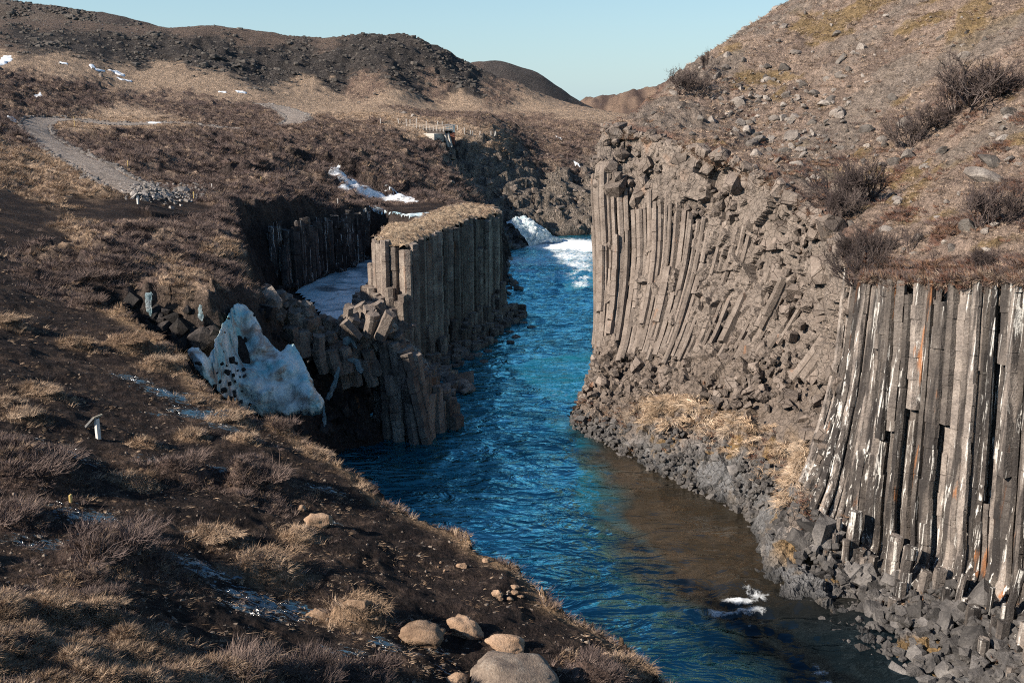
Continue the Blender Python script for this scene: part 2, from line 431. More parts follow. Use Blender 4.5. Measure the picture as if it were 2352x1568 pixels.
cpos = []; ctyp = []; CN = list(COVER)
for nme, l in CPTS.items():
    for p in l:
        q = march(p[0], p[1], T_left); cpos.append(q); ctyp.append(CN.index(nme))
cpos = np.array(cpos); ctyp = np.array(ctyp)
TRACK = np.array([march(a, b, T_left) for a, b in [(600,237),(650,250),(682,268),(668,284),(620,294),(560,297),(480,290),(330,284),(180,277),(100,276),(82,290),(110,320),(160,352),(215,382),(262,405),(300,425),(335,448)]])
def resample(P, step):
    P = np.asarray(P); n = len(P); o = []
    for i in range(n - 1):
        p0 = P[max(i - 1, 0)]; p1 = P[i]; p2 = P[i + 1]; p3 = P[min(i + 2, n - 1)]
        m = max(2, int(np.linalg.norm(p2 - p1) / step))
        for k in range(m):
            t = k / m
            o.append(0.5 * (2 * p1 + (p2 - p0) * t + (2 * p0 - 5 * p1 + 4 * p2 - p3) * t * t + (3 * p1 - p0 - 3 * p2 + p3) * t ** 3))
    o.append(P[-1]); return np.array(o)
TRK = resample(TRACK, 3.0); TRKC = resample(TRACK, 14.0)
def cover_raw(x, y):
    a = np.c_[x / y * 3.0, np.log(y)]; b = np.c_[cpos[:, 0] / cpos[:, 1] * 3.0, np.log(cpos[:, 1])]
    W = np.zeros((len(x), len(CN)))
    for i in range(0, len(x), 20000):
        d = ((a[i:i + 20000, None, :] - b[None]) ** 2).sum(2) + 1e-5
        k = 1.0 / (d * d); k *= k
        for c in range(len(CN)):
            m = ctyp == c
            if m.any(): W[i:i + 20000, c] = k[:, m].sum(1)
    return W / W.sum(1)[:, None]
C_left = PolarGrid(cover_raw, -0.95, 0.75, 340, 8, 640, 480)
def cover(x, y):
    w1 = fbm2(x / 5.0, y / 5.0, 3, 3); w2 = fbm2(x / 5.0, y / 5.0, 9, 3)
    return C_left(x + w1 * (0.6 + y * 0.012), np.maximum(y + w2 * (1.0 + y * 0.022), 8))

# rim of the canyon on the near side, bowl, and the side channel
RIM = Z([(1620,1640,13.2),(1525,1565,13.5),(1470,1490,13.7),(1370,1420,13.9),(1280,1390,14.0),(1240,1330,14.1),(1120,1262,14.3),(1030,1185,14.6),(890,1135,14.9),(830,1080,15.1),(760,1040,15.3),(690,990,15.6),(570,950,16.0),(470,900,16.3),(415,830,16.7),(350,770,17.0),(290,735,17.2),(200,690,17.5)])
BOWL = Z([(215,660,17.7),(330,662,17.4),(430,676,17.2),(485,682,17.0),(540,640,17.0),(600,645,15.9),(650,682,13.5),(720,720,11.4),(790,750,10.0)])
MAIN = [p[:2] for p in RIM] + [p[:2] for p in BOWL] + [(-17, 87), (-15.2, 96), (-15.0, 105), (-12, 119), (-9, 132), (-6.5, 141), (-4, 160), (-4, 178), (-3, 192), (-2.5, 214), (14, 220), (30, 228), (60, 225), (60, 20), (7, 20)]
SIDE = [(-18.0, 84), (-19.5, 80), (-22.0, 78.5), (-26.5, 92), (-32, 110), (-37, 122), (-32, 134), (-30, 142), (-26, 152), (-21, 157), (-14, 146), (-13, 120), (-13, 108), (-14, 92)]
SCARP = [([march(*p_, T_left)[:2] for p_ in l_], h_) for l_, h_ in [([(560,318),(640,338),(740,352),(830,390),(900,425),(990,440)], 2.6), ([(380,365),(480,372),(580,372),(680,388),(760,405)], 1.7), ([(640,420),(720,425),(800,440),(850,455)], 1.6), ([(150,300),(250,318),(360,322),(470,328)], 1.6), ([(260,470),(340,485),(430,490),(520,492)], 1.0)]]
CLUMPS = [(70,1100,105,'h'),(30,1060,70,'h'),(105,905,48,'s'),(300,800,60,'s'),(372,845,46,'s'),(185,795,36,'s'),(430,1085,62,'h'),(600,1115,78,'h'),(312,1105,42,'s'),(265,1290,120,'h'),(350,1300,60,'h'),(500,1235,58,'s'),(620,1320,78,'s'),(30,1185,70,'h'),(150,1420,70,'s'),(230,1425,60,'s'),(640,985,42,'h'),(730,1050,36,'s'),(1385,1550,75,'h'),(1450,1540,60,'s'),(560,1550,90,'h'),(700,1560,90,'h'),(840,1565,80,'h'),(120,640,70,'h'),(230,640,70,'h'),(20,930,34,'s'),(60,960,40,'s'),(440,1000,30,'s'),(560,1020,30,'s'),(330,1020,30,'s'),(690,1230,40,'s'),(20,745,40,'s'),(820,1415,70,'m'),(530,960,42,'s'),(455,915,22,'s'),(300,720,40,'s'),(200,700,40,'h')]
CLP = []
for a_, b_, r_, k_ in CLUMPS:
    q_ = march(a_, b_, T_left); CLP.append((q_[0], q_[1], q_[2], r_ * q_[1] / F * 1024 / 2352 * 1.03, k_))
def H_left(x, y, W=None, cut=True):
    x = np.asarray(x, float); y = np.asarray(y, float)
    z = T_left(x, y)
    if W is None: W = cover(x, y)
    g = lambda n: W[:, CN.index(n)]
    td, _ = line_d(x, y, TRKC); tk = sstep(2.8, 5.0, td)
    veg = g('heather') + g('straw') * 0.9 + g('brown') * 0.8 + g('tan') * 0.35
    fa = sstep(60, 190, y); fn_ = 1 - sstep(25, 70, y) * 0.35
    z = z + veg * tk * (np.abs(fbm2(x / 1.5, y / 1.2, 21, 3)) * 0.65 - 0.12) * (1 - fa)
    z += veg * tk * (np.abs(fbm2(x / 3.6, y / 3.0, 22, 3)) * 1.35 - 0.22) * fa
    stp = fbm2(x / 17 + y / 30, y / 9, 27, 3); z += (veg * tk * sstep(45, 70, y) * sstep(330, 240, y)) * (np.floor(stp * 3) / 3 + sstep(.55, .95, (stp * 3) % 1.0) / 3) * 1.5
    z += veg * tk * fbm2(x / 6.5, y / 5.0, 25, 2) * (0.25 + 0.5 * fa)
    z += g('mud') * (fbm2(x / 0.9, y / 0.7, 33, 4) * 0.09 + fbm2(x / 4.0, y / 3.0, 35, 2) * 0.22) * sstep(120, 30, y)
    nm = y < 75
    if nm.any():
        xn, yn = x[nm], y[nm]; bz_ = np.zeros(nm.sum())
        for cx, cy, cz, cr, ck in CLP: bz_ = np.maximum(bz_, (0.42 if ck != 'm' else .6) * min(cr, 1.3) * sstep(1.15, .55, np.sqrt(((xn - cx) / cr) ** 2 + ((yn - cy) / (cr * .8)) ** 2)))
        z[nm] += bz_
    for ln_, hh_ in SCARP:
        sdn, _ = line_d(x, y, ln_); mS = (sdn < 60)
        if mS.any():
            lf = np.asarray(ln_); o_ = np.argsort(lf[:, 0]); yl = np.interp(x[mS], lf[o_, 0], lf[o_, 1]); xin = (x[mS] > lf[:, 0].min()) & (x[mS] < lf[:, 0].max())
            dd = yl - y[mS] + fbm2(x[mS] / 4, y[mS] / 4, 57, 3) * 2.2
            en = np.minimum(sstep(0, 8, x[mS] - lf[:, 0].min()), sstep(0, 8, lf[:, 0].max() - x[mS]))
            z[mS] -= hh_ * en * sstep(0, 1.6, dd) * np.exp(-np.clip(dd, 0, None) / 16)
    rk = g('rock')
    if (rk > 0.05).any():
        m = rk > 0.05; p = np.c_[x[m] / 5, y[m] / 5, z[m] / 5]
        z[m] += rk[m] * (facet3(p * .8, 5) * 1.0 + facet3(p * 2.2, 6) * 0.4 + facet3(p * 5, 7) * .1)
    mt = rk > .2
    if mt.any():
        qz = z[mt] / 2.6 + fbm2(x[mt] / 14, y[mt] / 14, 59, 3) * .8; fl = np.floor(qz)
        z[mt] += rk[mt] * .8 * (fl + sstep(.55, 1.0, qz - fl) - qz) * 2.6
    hl = sstep(330, 400, y)
    if (hl > 0).any():
        m = hl > 0
        r = 1 - np.abs(fbm2(x[m] / 46 + 0.3 * y[m] / 46, y[m] / 120, 41, 3))
        z[m] += hl[m] * ((r - 0.75) * 2.2 + fbm2(x[m] / 9, y[m] / 9, 43, 4) * 1.5 * (g('scree')[m] * 0.9 + 0.25))
    if cut:
        d = poly_sd(x, y, MAIN) + fbm2(x / 2.2, y / 2.2, 51, 3) * 0.55
        m = d > -0.3
        if m.any():
            k = np.where(y[m] < 60, 3.2, np.where(y[m] < 83, 2.0, np.where(y[m] < 150, 4.0, 1.5)))
            p = np.c_[x[m] / 1.6, y[m] / 1.6, z[m] / 1.6]
            z[m] = np.where(d[m] > 0, np.maximum(z[m] - d[m] * k + facet3(p, 8) * 0.35, -3.0), z[m])
        d2 = poly_sd(x, y, SIDE) + fbm2(x / 3, y / 3, 53, 3) * 0.8
        m = d2 > 0
        if m.any(): z[m] = np.maximum(np.minimum(z[m], np.maximum(z[m] - d2[m] * 2.6, 5.2)), np.minimum(z[m], 5.2))
    return z

ra = np.linspace(-0.78, 0.30, 570); rY = np.exp(np.linspace(math.log(10), math.log(620), 960))
AY, AA = np.meshgrid(rY, ra, indexing='ij')
lx = (AA * AY).ravel(); ly = AY.ravel()
LW = cover(lx, ly)
lz = H_left(lx, ly, LW)
# hummock under the lower left grass
cols = np.array([COVER[c] for c in CN])
lc = LW @ cols
def g_(n): return LW[:, CN.index(n)]
# patchiness of the vegetation
vn = fbm2(lx / 3.1, ly / 2.4, 61, 4); vn2 = fbm2(lx / 14, ly / 9, 63, 3)
k1 = np.clip(0.33 + vn * 1.3 + vn2 * 1.3, 0, 1)
hv = (g_('heather') + g_('brown'))[:, None]
lc = lc * (1 - hv * k1[:, None] * 0.75) + hv * k1[:, None] * 0.75 * np.array((0.33, 0.24, 0.175))
tv = (g_('tan') + g_('straw'))[:, None]
k2 = np.clip(0.35 + vn * 0.8 - vn2 * 0.5, 0, 1)[:, None]
lc = lc * (1 - tv * k2 * 0.4) + tv * k2 * 0.4 * np.array((0.2, 0.14, 0.1))
mv = g_('mud')[:, None]
k3 = np.clip(vn * 1.5 - 0.1, 0, 1)[:, None] * mv
lc = lc * (1 - k3 * 0.75) + k3 * 0.75 * np.array((0.075, 0.05, 0.036))
k4 = (np.clip(fbm2(lx / .8, ly / .6, 67, 3) * 1.6 - .35, 0, 1) * sstep(80, 50, ly))[:, None] * mv
lc = lc * (1 - k4 * 0.7) + k4 * 0.7 * np.array((0.10, 0.07, 0.052))
for cx, cy, cz, cr, ck in CLP:
    mm_ = (np.abs(lx - cx) < cr * 2.6) & (np.abs(ly - cy) < cr * 2.2)
    q_ = np.sqrt(((lx[mm_] - cx) / cr) ** 2 + ((ly[mm_] - cy) / (cr * .8)) ** 2) + vn[mm_] * .5
    kq = (sstep(1.75, .9, q_) * .85)[:, None]
    lc[mm_] = lc[mm_] * (1 - kq) + kq * np.array((.085, .058, .047) if ck == 'h' else (.21, .14, .09)) * (.7 + .6 * np.clip(vn2[mm_] + .5, 0, 1))[:, None]
# rock where the ground is cut steep
dm = poly_sd(lx, ly, MAIN); ds = poly_sd(lx, ly, SIDE)
st = (sstep(0.4, 1.2, np.maximum(dm, ds)))[:, None]
lc = lc * (1 - st) + st * np.array((0.045, 0.037, 0.033))
rimg = np.exp(-(np.maximum(dm, -50) + 0.35) ** 2 / 0.16)[:, None] * (ly < 62)[:, None]
lc = lc * (1 - rimg * 0.8) + rimg * 0.8 * np.array((0.30, 0.20, 0.12))
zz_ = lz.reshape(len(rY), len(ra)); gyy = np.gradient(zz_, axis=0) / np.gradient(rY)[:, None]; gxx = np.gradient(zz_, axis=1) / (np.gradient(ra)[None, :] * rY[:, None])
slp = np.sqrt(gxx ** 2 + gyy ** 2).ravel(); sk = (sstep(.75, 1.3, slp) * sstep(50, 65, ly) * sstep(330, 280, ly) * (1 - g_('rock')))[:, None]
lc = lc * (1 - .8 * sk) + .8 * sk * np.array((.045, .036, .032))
wet = np.zeros(len(lx))
for (a, b, r, s) in [(300,870,2.0,.8),(400,905,2.2,1),(470,945,2.4,1),(510,975,1.5,.9),(370,950,1.2,.7),(160,1050,1.8,.8),(330,1050,1.2,.6),(500,1075,1.2,.8),(200,1180,2.0,.9),(100,1240,2.0,.8),(260,1235,1.8,.8),(440,1290,1.3,.9),(480,1310,1.4,.9),(560,1360,1.6,.9),(620,1390,1.6,1),(680,1390,1.2,.9),(580,1400,1.5,.9),(740,1120,1.3,.9),(760,1190,.8,.8),(900,1490,1.3,.8),(1000,1490,1.0,.8),(560,1500,1,.6),(70,1005,1.2,.6),(40,1060,1.4,.6),(800,1510,1.2,.8),(600,1520,1.0,.6),(1010,1540,1.0,.6)]:
    q = march(a, b, T_left); wet = np.maximum(wet, s * np.exp(-(((lx - q[0]) / (r * 0.85)) ** 2 + ((ly - q[1]) / (r * 0.5)) ** 2)))
wet *= sstep(0.15, 0.5, g_('mud'))
gq = grid_quads(len(rY), len(ra))
far = rY[gq[:, 0] // len(ra)]
V = np.c_[lx, ly, lz]
me = mesh_np('ground', V, gq[:, ::1]); set_col(me, 'col', lc); set_f(me, 'wet', wet)
me.materials.append(M['ground']); me.materials.append(M['hill'])
me.polygons.foreach_set('material_index', (far > 170).astype(np.int32)); me.update()
ground = tag(link('ground', me), kind='structure')
HG = PolarGrid.__new__(PolarGrid); HG.r = (ra[0], ra[-1], len(ra), math.log(10), math.log(620), len(rY)); HG.g = lz.reshape(len(rY), len(ra), 1)
def left_hit(vx, vy): return march(vx, vy, HG)

# ------------------------------------------------------------------ hills behind
def ridge(name, pts, depth, seed, amp, colr, base=None):
    P = resample(np.array(pts), 3.0); n = len(P); m = 70
    s = np.linspace(-1, 1, m)
    VV = []
    for j, t in enumerate(s):
        off = t * depth
        q = P.copy(); q[:, 1] += off
        drop = (abs(t) ** 1.35) * depth * (0.62 if t < 0 else 0.4)
        q[:, 2] = P[:, 2] - drop
        VV.append(q)
    VV = np.array(VV).reshape(-1, 3)
    VV[:, 2] += fbm2(VV[:, 0] / 30, VV[:, 1] / 30, seed, 5) * amp
    mm = mesh_np(name, VV, grid_quads(m, n))
    k = np.clip(0.5 + fbm2(VV[:, 0] / 25, VV[:, 1] / 70, seed + 3, 4), 0, 1)[:, None]
    set_col(mm, 'col', np.array(colr[0]) * (1 - k) + np.array(colr[1]) * k); set_f(mm, 'wet', np.zeros(len(VV)))
    return tag(link(name, mm, M['hill']), kind='structure')
ridge('hill', Yd([(1000,165,600),(1060,150,600),(1100,141,600),(1150,139,600),(1200,155,600),(1260,185,600),(1330,230,600),(1400,262,600),(1460,285,600)]), 130, 71, 1.6, ((0.085, 0.075, 0.07), (0.13, 0.10, 0.085)))
ridge('hill', Yd([(-260,-40,560),(-60,-12,560),(90,9,560),(180,22,560),(290,42,560),(330,52,560),(400,75,560)]), 120, 73, 2.2, ((0.09, 0.075, 0.07), (0.15, 0.12, 0.1)))
ridge('hill', Yd([(1200,260,1500),(1325,231,1500),(1400,218,1500),(1480,203,1500),(1560,189,1500),(1700,165,1500),(2000,140,1500),(2400,120,1500)]), 700, 75, 8.0, ((0.10, 0.07, 0.06), (0.24, 0.165, 0.12)))

# ------------------------------------------------------------------ track
tw = 2.9; N = len(TRK); twf = 1 + .5 * sstep(.45, .2, np.arange(N) / N); tv_ = []
tg = np.gradient(TRK, axis=0); tg /= np.linalg.norm(tg[:, :2], axis=1)[:, None]
side = np.c_[-tg[:, 1], tg[:, 0], np.zeros(N)]
tt = np.linspace(-1, 1, 13)
TV = np.concatenate([TRK + side * (tw * t * (twf * (1 + 0.12 * np.sin(np.arange(N) * 0.9 + t * 3)))[:, None]) for t in tt])
TV[:, 2] = H_left(TV[:, 0], TV[:, 1]) + 0.10 - 0.22 * np.repeat(np.abs(tt) ** 6, N)
TV[:, 2] += fbm2(TV[:, 0] / 0.9, TV[:, 1] / 0.9, 81, 3) * 0.05
tm = mesh_np('gravel_track', TV, grid_quads(13, N))
tkc = np.clip(0.5 + fbm2(TV[:, 0] / 2.5, TV[:, 1] / 4, 83, 3) * 0.8, 0, 1)[:, None]
set_col(tm, 'col', np.array((0.235, 0.195, 0.165)) * (1 - tkc) + tkc * np.array((0.33, 0.28, 0.24))); set_f(tm, 'wet', np.zeros(len(TV)))
tag(link('gravel_track', tm, M['ground']), kind='structure')

# ------------------------------------------------------------------ right hillside
RTOP = Yd([(1385,283,106),(1480,305,100),(1560,325,96),(1660,360,90),(1750,398,85),(1830,450,80),(1895,508,75),(1940,565,69),(1975,612,64),(2060,632,59.6),(2200,630,55.6),(2350,628,51.6),(2520,632,46.6),(2750,640,41)])
rctrl = RTOP + Yd([(1412,264,113),(1480,232,117),(1560,181,123),(1640,131,131),(1730,62,141),(1820,2,151),(1900,-60,160),(2050,-160,175),(2350,-300,190),
  (1480,255,150),(1640,160,165),(1820,40,190),(2000,-60,210),(1412,290,140),(2350,-200,230),
  (2350,0,107),(2350,200,86),(2350,400,68),(2100,0,127),(2100,200,101),(2100,400,81),(2010,545,67),(2200,510,63),(1900,200,113),(1900,350,94),(1750,200,119),(1700,300,106),(1600,235,113),(1500,272,107),
  (2700,0,90),(2700,300,66),(2600,500,54)])
T_right = PolarGrid(TPS(rctrl, reg=5e-4), 0.03, 1.0, 150, 34, 260, 150)
def H_right(x, y):
    z = T_right(x, y)
    z = z + fbm2(x / 7, y / 7, 91, 3) * 0.55 + np.abs(fbm2(x / 1.5, y / 1.5, 93, 4)) * 0.38 + fbm2(x / 0.5, y / 0.5, 95, 2) * 0.07
    return z
ba = np.linspace(0.05, 0.90, 450); bY = np.exp(np.linspace(math.log(38), math.log(240), 450))
BY, BA = np.meshgrid(bY, ba, indexing='ij'); bx = (BA * BY).ravel(); by = BY.ravel()
bz = H_right(bx, by)
RT2 = np.array(RTOP)[:, :2]
rpoly = [tuple(p) for p in RT2] + [(80, 38), (400, 30), (400, 300), (62, 300), (30, 165), (19, 128), (14.5, 114)]
rd = poly_sd(bx, by, rpoly)
bz = bz - np.clip(0.7 - rd, 0, 3) ** 1.5 * 0.55 + fbm2(bx / 1.1, by / 1.1, 97, 3) * 0.25
bn = np.clip(0.5 + fbm2(bx / 5, by / 5, 99, 4) * 0.8, 0, 1)[:, None]; bn2 = fbm2(bx / 9, by / 9, 101, 4)
bc = np.array((0.265, 0.198, 0.155)) * (1 - bn) + bn * np.array((0.165, 0.122, 0.098))
olive = sstep(0.28, 0.5, bn2)[:, None]; red = sstep(0.3, 0.55, fbm2(bx / 4, by / 4, 103, 4))[:, None] * sstep(110, 70, by)[:, None]
bc = bc * (1 - olive * 0.6) + olive * 0.6 * np.array((0.16, 0.105, 0.03))
bc = bc * (1 - red * 0.7) + red * 0.7 * np.array((0.10, 0.04, 0.028))
gl = sstep(0.1, 0.45, fbm2(bx / 12, by / 12, 105, 4) + sstep(12, 2, rd) * 0.45)[:, None] * sstep(60, 74, by)[:, None]
bc = bc * (1 - gl * 0.7) + gl * 0.7 * np.array((0.18, 0.15, 0.125))
edge = sstep(2.2, 0.2, rd)[:, None]
bc = bc * (1 - edge * 0.65) + edge * 0.65 * np.array((0.12, 0.055, 0.038))
bq = grid_quads(450, 450); keep = (rd[bq] > -0.55).all(1); bq = bq[keep]
bme = mesh_np('hillside', np.c_[bx, by, bz], bq); set_col(bme, 'col', bc); set_f(bme, 'wet', np.zeros(len(bx)))
bme.materials.append(M['ground'])
hillside = tag(link('hillside', bme), kind='structure')
def right_hit(vx, vy):
    return march(vx, vy, lambda a, b: np.where(poly_sd(a, b, rpoly) > -0.3, H_right(a, b), -50), 40)

# ------------------------------------------------------------------ right cliff sheet
def W_(l): return uz(l[0], l[1], -0.9)
CG = [
 [(1390,290,104),(1366,400,99),(1375,600,97),(1372,780,94),(1338,905,90),(1300,990)],
 [(1480,310,99),(1470,430,96),(1480,600,93),(1465,780,89),(1430,930,84.5),(1395,1058)],
 [(1600,342,92),(1590,450,90.5),(1590,620,88),(1575,790,84),(1550,930,79.5),(1525,1128)],
 [(1750,400,84),(1745,520,83),(1740,660,81.5),(1725,800,78.5),(1690,960,73.5),(1680,1200)],
 [(1890,506,75),(1885,600,74),(1880,720,72.5),(1860,860,70),(1820,1030,65.5),(1738,1262)],
 [(1975,616,63.7),(1960,720,63.4),(1945,850,62.8),(1910,1000,61.8),(1860,1150,60),(1762,1345)],
 [(2060,640,59.3),(2050,800,59),(2035,950,58.6),(2015,1120,58.2),(1995,1290,57),(1868,1468)],
 [(2200,636,55.2),(2190,800,54.8),(2178,970,54.4),(2163,1150,53.8),(2140,1345,52.6),(1955,1575)],
 [(2350,636,51.2),(2340,820,50.8),(2328,1000,50.3),(2313,1200,49.6),(2288,1400,48.2),(2110,1700)],
 [(2520,640,46.2),(2510,850,45.8),(2498,1050,45.2),(2478,1280,44.4),(2448,1480,43.2),(2290,1830)],
 [(2750,648,40.6),(2740,880,40.2),(2725,1100,39.6),(2700,1360,38.8),(2665,1600,37.8),(2520,2000)]]
G = np.array([[*(uy(*p) for p in c[:5]), W_(c[5])] for c in CG])
back = G[0] + np.array((5.0, 8.0, 0.0)); back2 = back + np.array((9.0, 9.0, 0))
G = np.concatenate((back2[None], back[None], G))
NU, NV = G.shape[:2]
def cr1(P, t):
    n = len(P); i = np.clip(np.floor(t).astype(int), 0, n - 2); f = t - i
    g = lambda k: P[np.clip(k, 0, n - 1)]
    f = f.reshape((-1,) + (1,) * (P.ndim - 1))
    p0, p1, p2, p3 = g(i - 1), g(i), g(i + 1), g(i + 2)
    return 0.5 * (2 * p1 + (p2 - p0) * f + (2 * p0 - 5 * p1 + 4 * p2 - p3) * f * f + (3 * p1 - p0 - 3 * p2 + p3) * f ** 3)
def S(u, v):
    """cliff surface; u counts columns of the survey (0 = the silhouette), v = 0 top .. 5 water"""
    u = np.atleast_1d(np.asarray(u, float)) + 2; v = np.atleast_1d(np.asarray(v, float))
    R = np.stack([cr1(G[:, k], u) for k in range(NV)], 1)
    i = np.clip(np.floor(v).astype(int), 0, NV - 2); f = (v - i)[:, None]
    ar = np.arange(len(u)); g = lambda k: R[ar, np.clip(k, 0, NV - 1)]
    p0, p1, p2, p3 = g(i - 1), g(i), g(i + 1), g(i + 2)
    return 0.5 * (2 * p1 + (p2 - p0) * f + (2 * p0 - 5 * p1 + 4 * p2 - p3) * f * f + (3 * p1 - p0 - 3 * p2 + p3) * f ** 3)
nu, nv = 520, 280
su = np.linspace(-2, 10, nu); sv = np.linspace(0, 5, nv)
SU, SV = np.meshgrid(su, sv, indexing='ij')
cv = S(SU.ravel(), SV.ravel()); cq = grid_quads(nu, nv)
cn = vnormals(cv, cq)
if (cn @ np.array((-1.0, -1.0, 0.3))).mean() < 0: cn = -cn
u_, v_ = SU.ravel(), SV.ravel()
blocky = (sstep(0.1, 0.6, u_) * 0.5 + 0.5) * (1 - 0.75 * sstep(4.9, 5.6, u_) * sstep(4.2, 3.8, v_))
beach = sstep(3.9, 4.5, v_)
smo = 0.35 + 0.65 * sstep(-.2, .35, fbm3(cv / 4.5, 235, 2))
disp = facet3(cv / 2.6, 201) * 0.5 * (1 - beach * 0.4) + (facet3(cv * (1, 1, .6) / 1.0, 211) * 0.26 + facet3(cv / 0.45, 221) * 0.10) * smo + fbm3(cv / 6, 231, 2) * 0.5
fade = sstep(0, 0.12, v_) * 0.85 + 0.15
cv2 = cv + cn * (disp * blocky * fade)[:, None]
colw = 1 - sstep(4.7, 5.3, u_) * sstep(4.4, 4.0, v_)
cv2 -= cn * ((1 - colw) * 1.7)[:, None]
cm = mesh_np('cliff', cv2, cq, smooth=False)
cnz = fbm3(cv / 3.2, 241, 3)
cc = np.full((len(cv), 3), 1.0) * np.array((0.18, 0.147, 0.123))
# darker brown lower flank, orange iron stain, shingle at the water, moss
lo = sstep(2.9, 3.4, v_ + cnz * 0.35) * sstep(4.6, 3.9, v_) * sstep(5.3, 4.6, u_)
cc = cc * (1 - 0.45 * lo[:, None]) + 0.45 * lo[:, None] * np.array((0.10, 0.075, 0.058))
sh = sstep(4.15, 4.6, v_ + cnz * 0.25)
cc = cc * (1 - sh[:, None]) + sh[:, None] * np.array((0.12, 0.118, 0.118))
wl = sstep(0.9, 0.1, cv2[:, 2])[:, None]
cc = cc * (1 - wl * 0.6)
st_ = (sstep(0.35, 0.6, cnz) * sstep(1.6, 0.6, v_) * sstep(2.5, 0.4, u_))[:, None]
cc = cc * (1 - 0.5 * st_) + 0.5 * st_ * np.array((0.33, 0.17, 0.09))
ms = (sstep(0.2, 0.5, fbm3(cv / 1.7, 251, 4)) * sstep(3.7, 4.2, v_) * sstep(4.85, 4.4, v_) * sstep(0.8, 2, u_))[:, None]
cc = cc * (1 - 0.75 * ms) + 0.75 * ms * np.array((0.17, 0.10, 0.03))
cc *= (0.8 + 0.4 * (fbm3(cv / 0.9, 261, 2) * 0.5 + 0.5))[:, None]
set_col(cm, 'col', cc); set_f(cm, 'wet', np.zeros(len(cv)))
t = NT('cliff_ground'); P = t.pos()
n1 = t.noise(P, 3.5, 6, 0.7); n2 = t.noise(P, 14, 5, 0.7)
vo = t.n('TexVoronoi', _feature='DISTANCE_TO_EDGE', Vector=P, Scale=1.5).outputs['Distance']
crk = t.ramp(vo, [(0.0, 0.2), (0.05, 1.0)])
c_ = t.mix(t.attr('col').outputs['Color'], t.math('MULTIPLY', t.ramp(n1, [(0.3, 0.6), (0.5, 1.0), (0.7, 1.35)]), t.ramp(n2, [(0.3, 0.75), (0.7, 1.25)])), 1.0, 'MULTIPLY')
c_ = t.mix(c_, crk, 0.4, 'MULTIPLY')
M['cliffsheet'] = t.done(c_, 0.9, t.bump(t.math('ADD', n1, t.math('MULTIPLY', crk, 0.4)), 0.3, 0.8), 0.2)
cliff = tag(link('cliff', cm, M['cliffsheet']), kind='structure')
def cliff_n(u, v):
    e = 0.02
    a = S(np.asarray(u) + e, v) - S(np.asarray(u) - e, v); b = S(u, np.asarray(v) + e) - S(u, np.asarray(v) - e)
    n = np.cross(a, b); n /= np.linalg.norm(n, axis=1)[:, None]
    return n * np.where(n @ np.array((-1.0, -1.0, 0.3)) < 0, -1, 1)[:, None]

# ------------------------------------------------------------------ river
wa = np.linspace(-0.36, 0.62, 380); wY = np.exp(np.linspace(math.log(24), math.log(236), 420))
WY, WA = np.meshgrid(wY, wa, indexing='ij'); wx = (WA * WY).ravel(); wy = WY.ravel()
flow = np.clip((wy - 60) / 140, 0, 1)
wz = fbm2(wx / 2.2, wy / 1.5, 301, 4) * 0.10 + fbm2(wx / 7, wy / 5, 305, 2) * 0.10
foam = np.zeros(len(wx)); rough_ = np.zeros(len(wx))
def spot(vx, vy, rx, ry, s, rot=0.0):
    q = uz(vx, vy, 0); dx, dy = wx - q[0], wy - q[1]
    c, s_ = math.cos(rot), math.sin(rot)
    return s * np.exp(-((dx * c + dy * s_) / rx) ** 2 - ((-dx * s_ + dy * c) / ry) ** 2)
for a in [(1290,562,11,10,1.35),(1240,562,6,8,1.3),(1340,568,8,9,1.2),(1290,580,9,6,.75),(1190,600,6,10,.82),(1300,590,11,10,.85),(1240,605,8,7,.78),(1260,640,9,4,.62),(1320,610,6,8,.78),(1250,660,6,6,.45),(1200,623,3,2.2,.85),(1250,626,4,1.8,.75),(1300,629,4,1.8,.8),(1340,622,3,3,.75),(1335,655,2.4,5,.8),(1345,640,2,4,.7),(1720,1352,.6,1.0,.55),(1700,1385,1.6,.4,.95),(1740,1370,.7,.9,.85),(1660,1412,2.4,.35,.9),(1725,1405,1.2,.5,.85),(1730,1440,.8,.4,.45),(1880,1545,.7,.4,.7),(1900,1570,.5,.5,.7),(1640,1385,.8,.3,.45),(1690,1430,1.6,.25,.5),(1270,905,7,3,.35),(1235,1010,3,4,.33),(1350,930,2,3,.4),(1870,1530,.6,.5,.6)]:
    f = spot(*a); foam = np.maximum(foam, f)
rap = spot(1270, 640, 16, 40, 1.0) + spot(1700, 1400, 6, 6, .8)
wz += rap * fbm2(wx / 1.6, wy / 1.1, 309, 4) * 0.22 + rap * np.abs(fbm2(wx / 5, wy / 3.2, 311, 2)) * 0.5
fz = np.clip(foam, 0, 1.2); wz += fz * (0.18 + fbm2(wx / 0.7, wy / 0.7, 313, 3) * 0.18)
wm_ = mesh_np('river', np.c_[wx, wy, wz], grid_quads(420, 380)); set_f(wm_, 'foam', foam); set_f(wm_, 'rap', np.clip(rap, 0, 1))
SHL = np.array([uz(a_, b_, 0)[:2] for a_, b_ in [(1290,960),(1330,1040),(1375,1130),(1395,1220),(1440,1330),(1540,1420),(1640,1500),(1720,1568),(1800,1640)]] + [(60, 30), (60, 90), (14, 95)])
set_f(wm_, 'dark_refl', sstep(58, 49, wy)); shal = sstep(-1.2, 3.0, poly_sd(wx, wy, SHL) + fbm2(wx / 3, wy / 4, 321, 3) * 1.2); set_f(wm_, 'shal', shal)
t = NT('river_water'); P = t.pos()
pw = t.vmul(P, (0.42, 0.9, 1.0))
b1 = t.noise(pw, 0.5, 3, 0.52, 1.8); b2 = t.noise(pw, 2.6, 2, 0.5, 0.6)
fo = t.attr('foam').outputs['Fac']; sl = t.attr('shal').outputs['Fac']
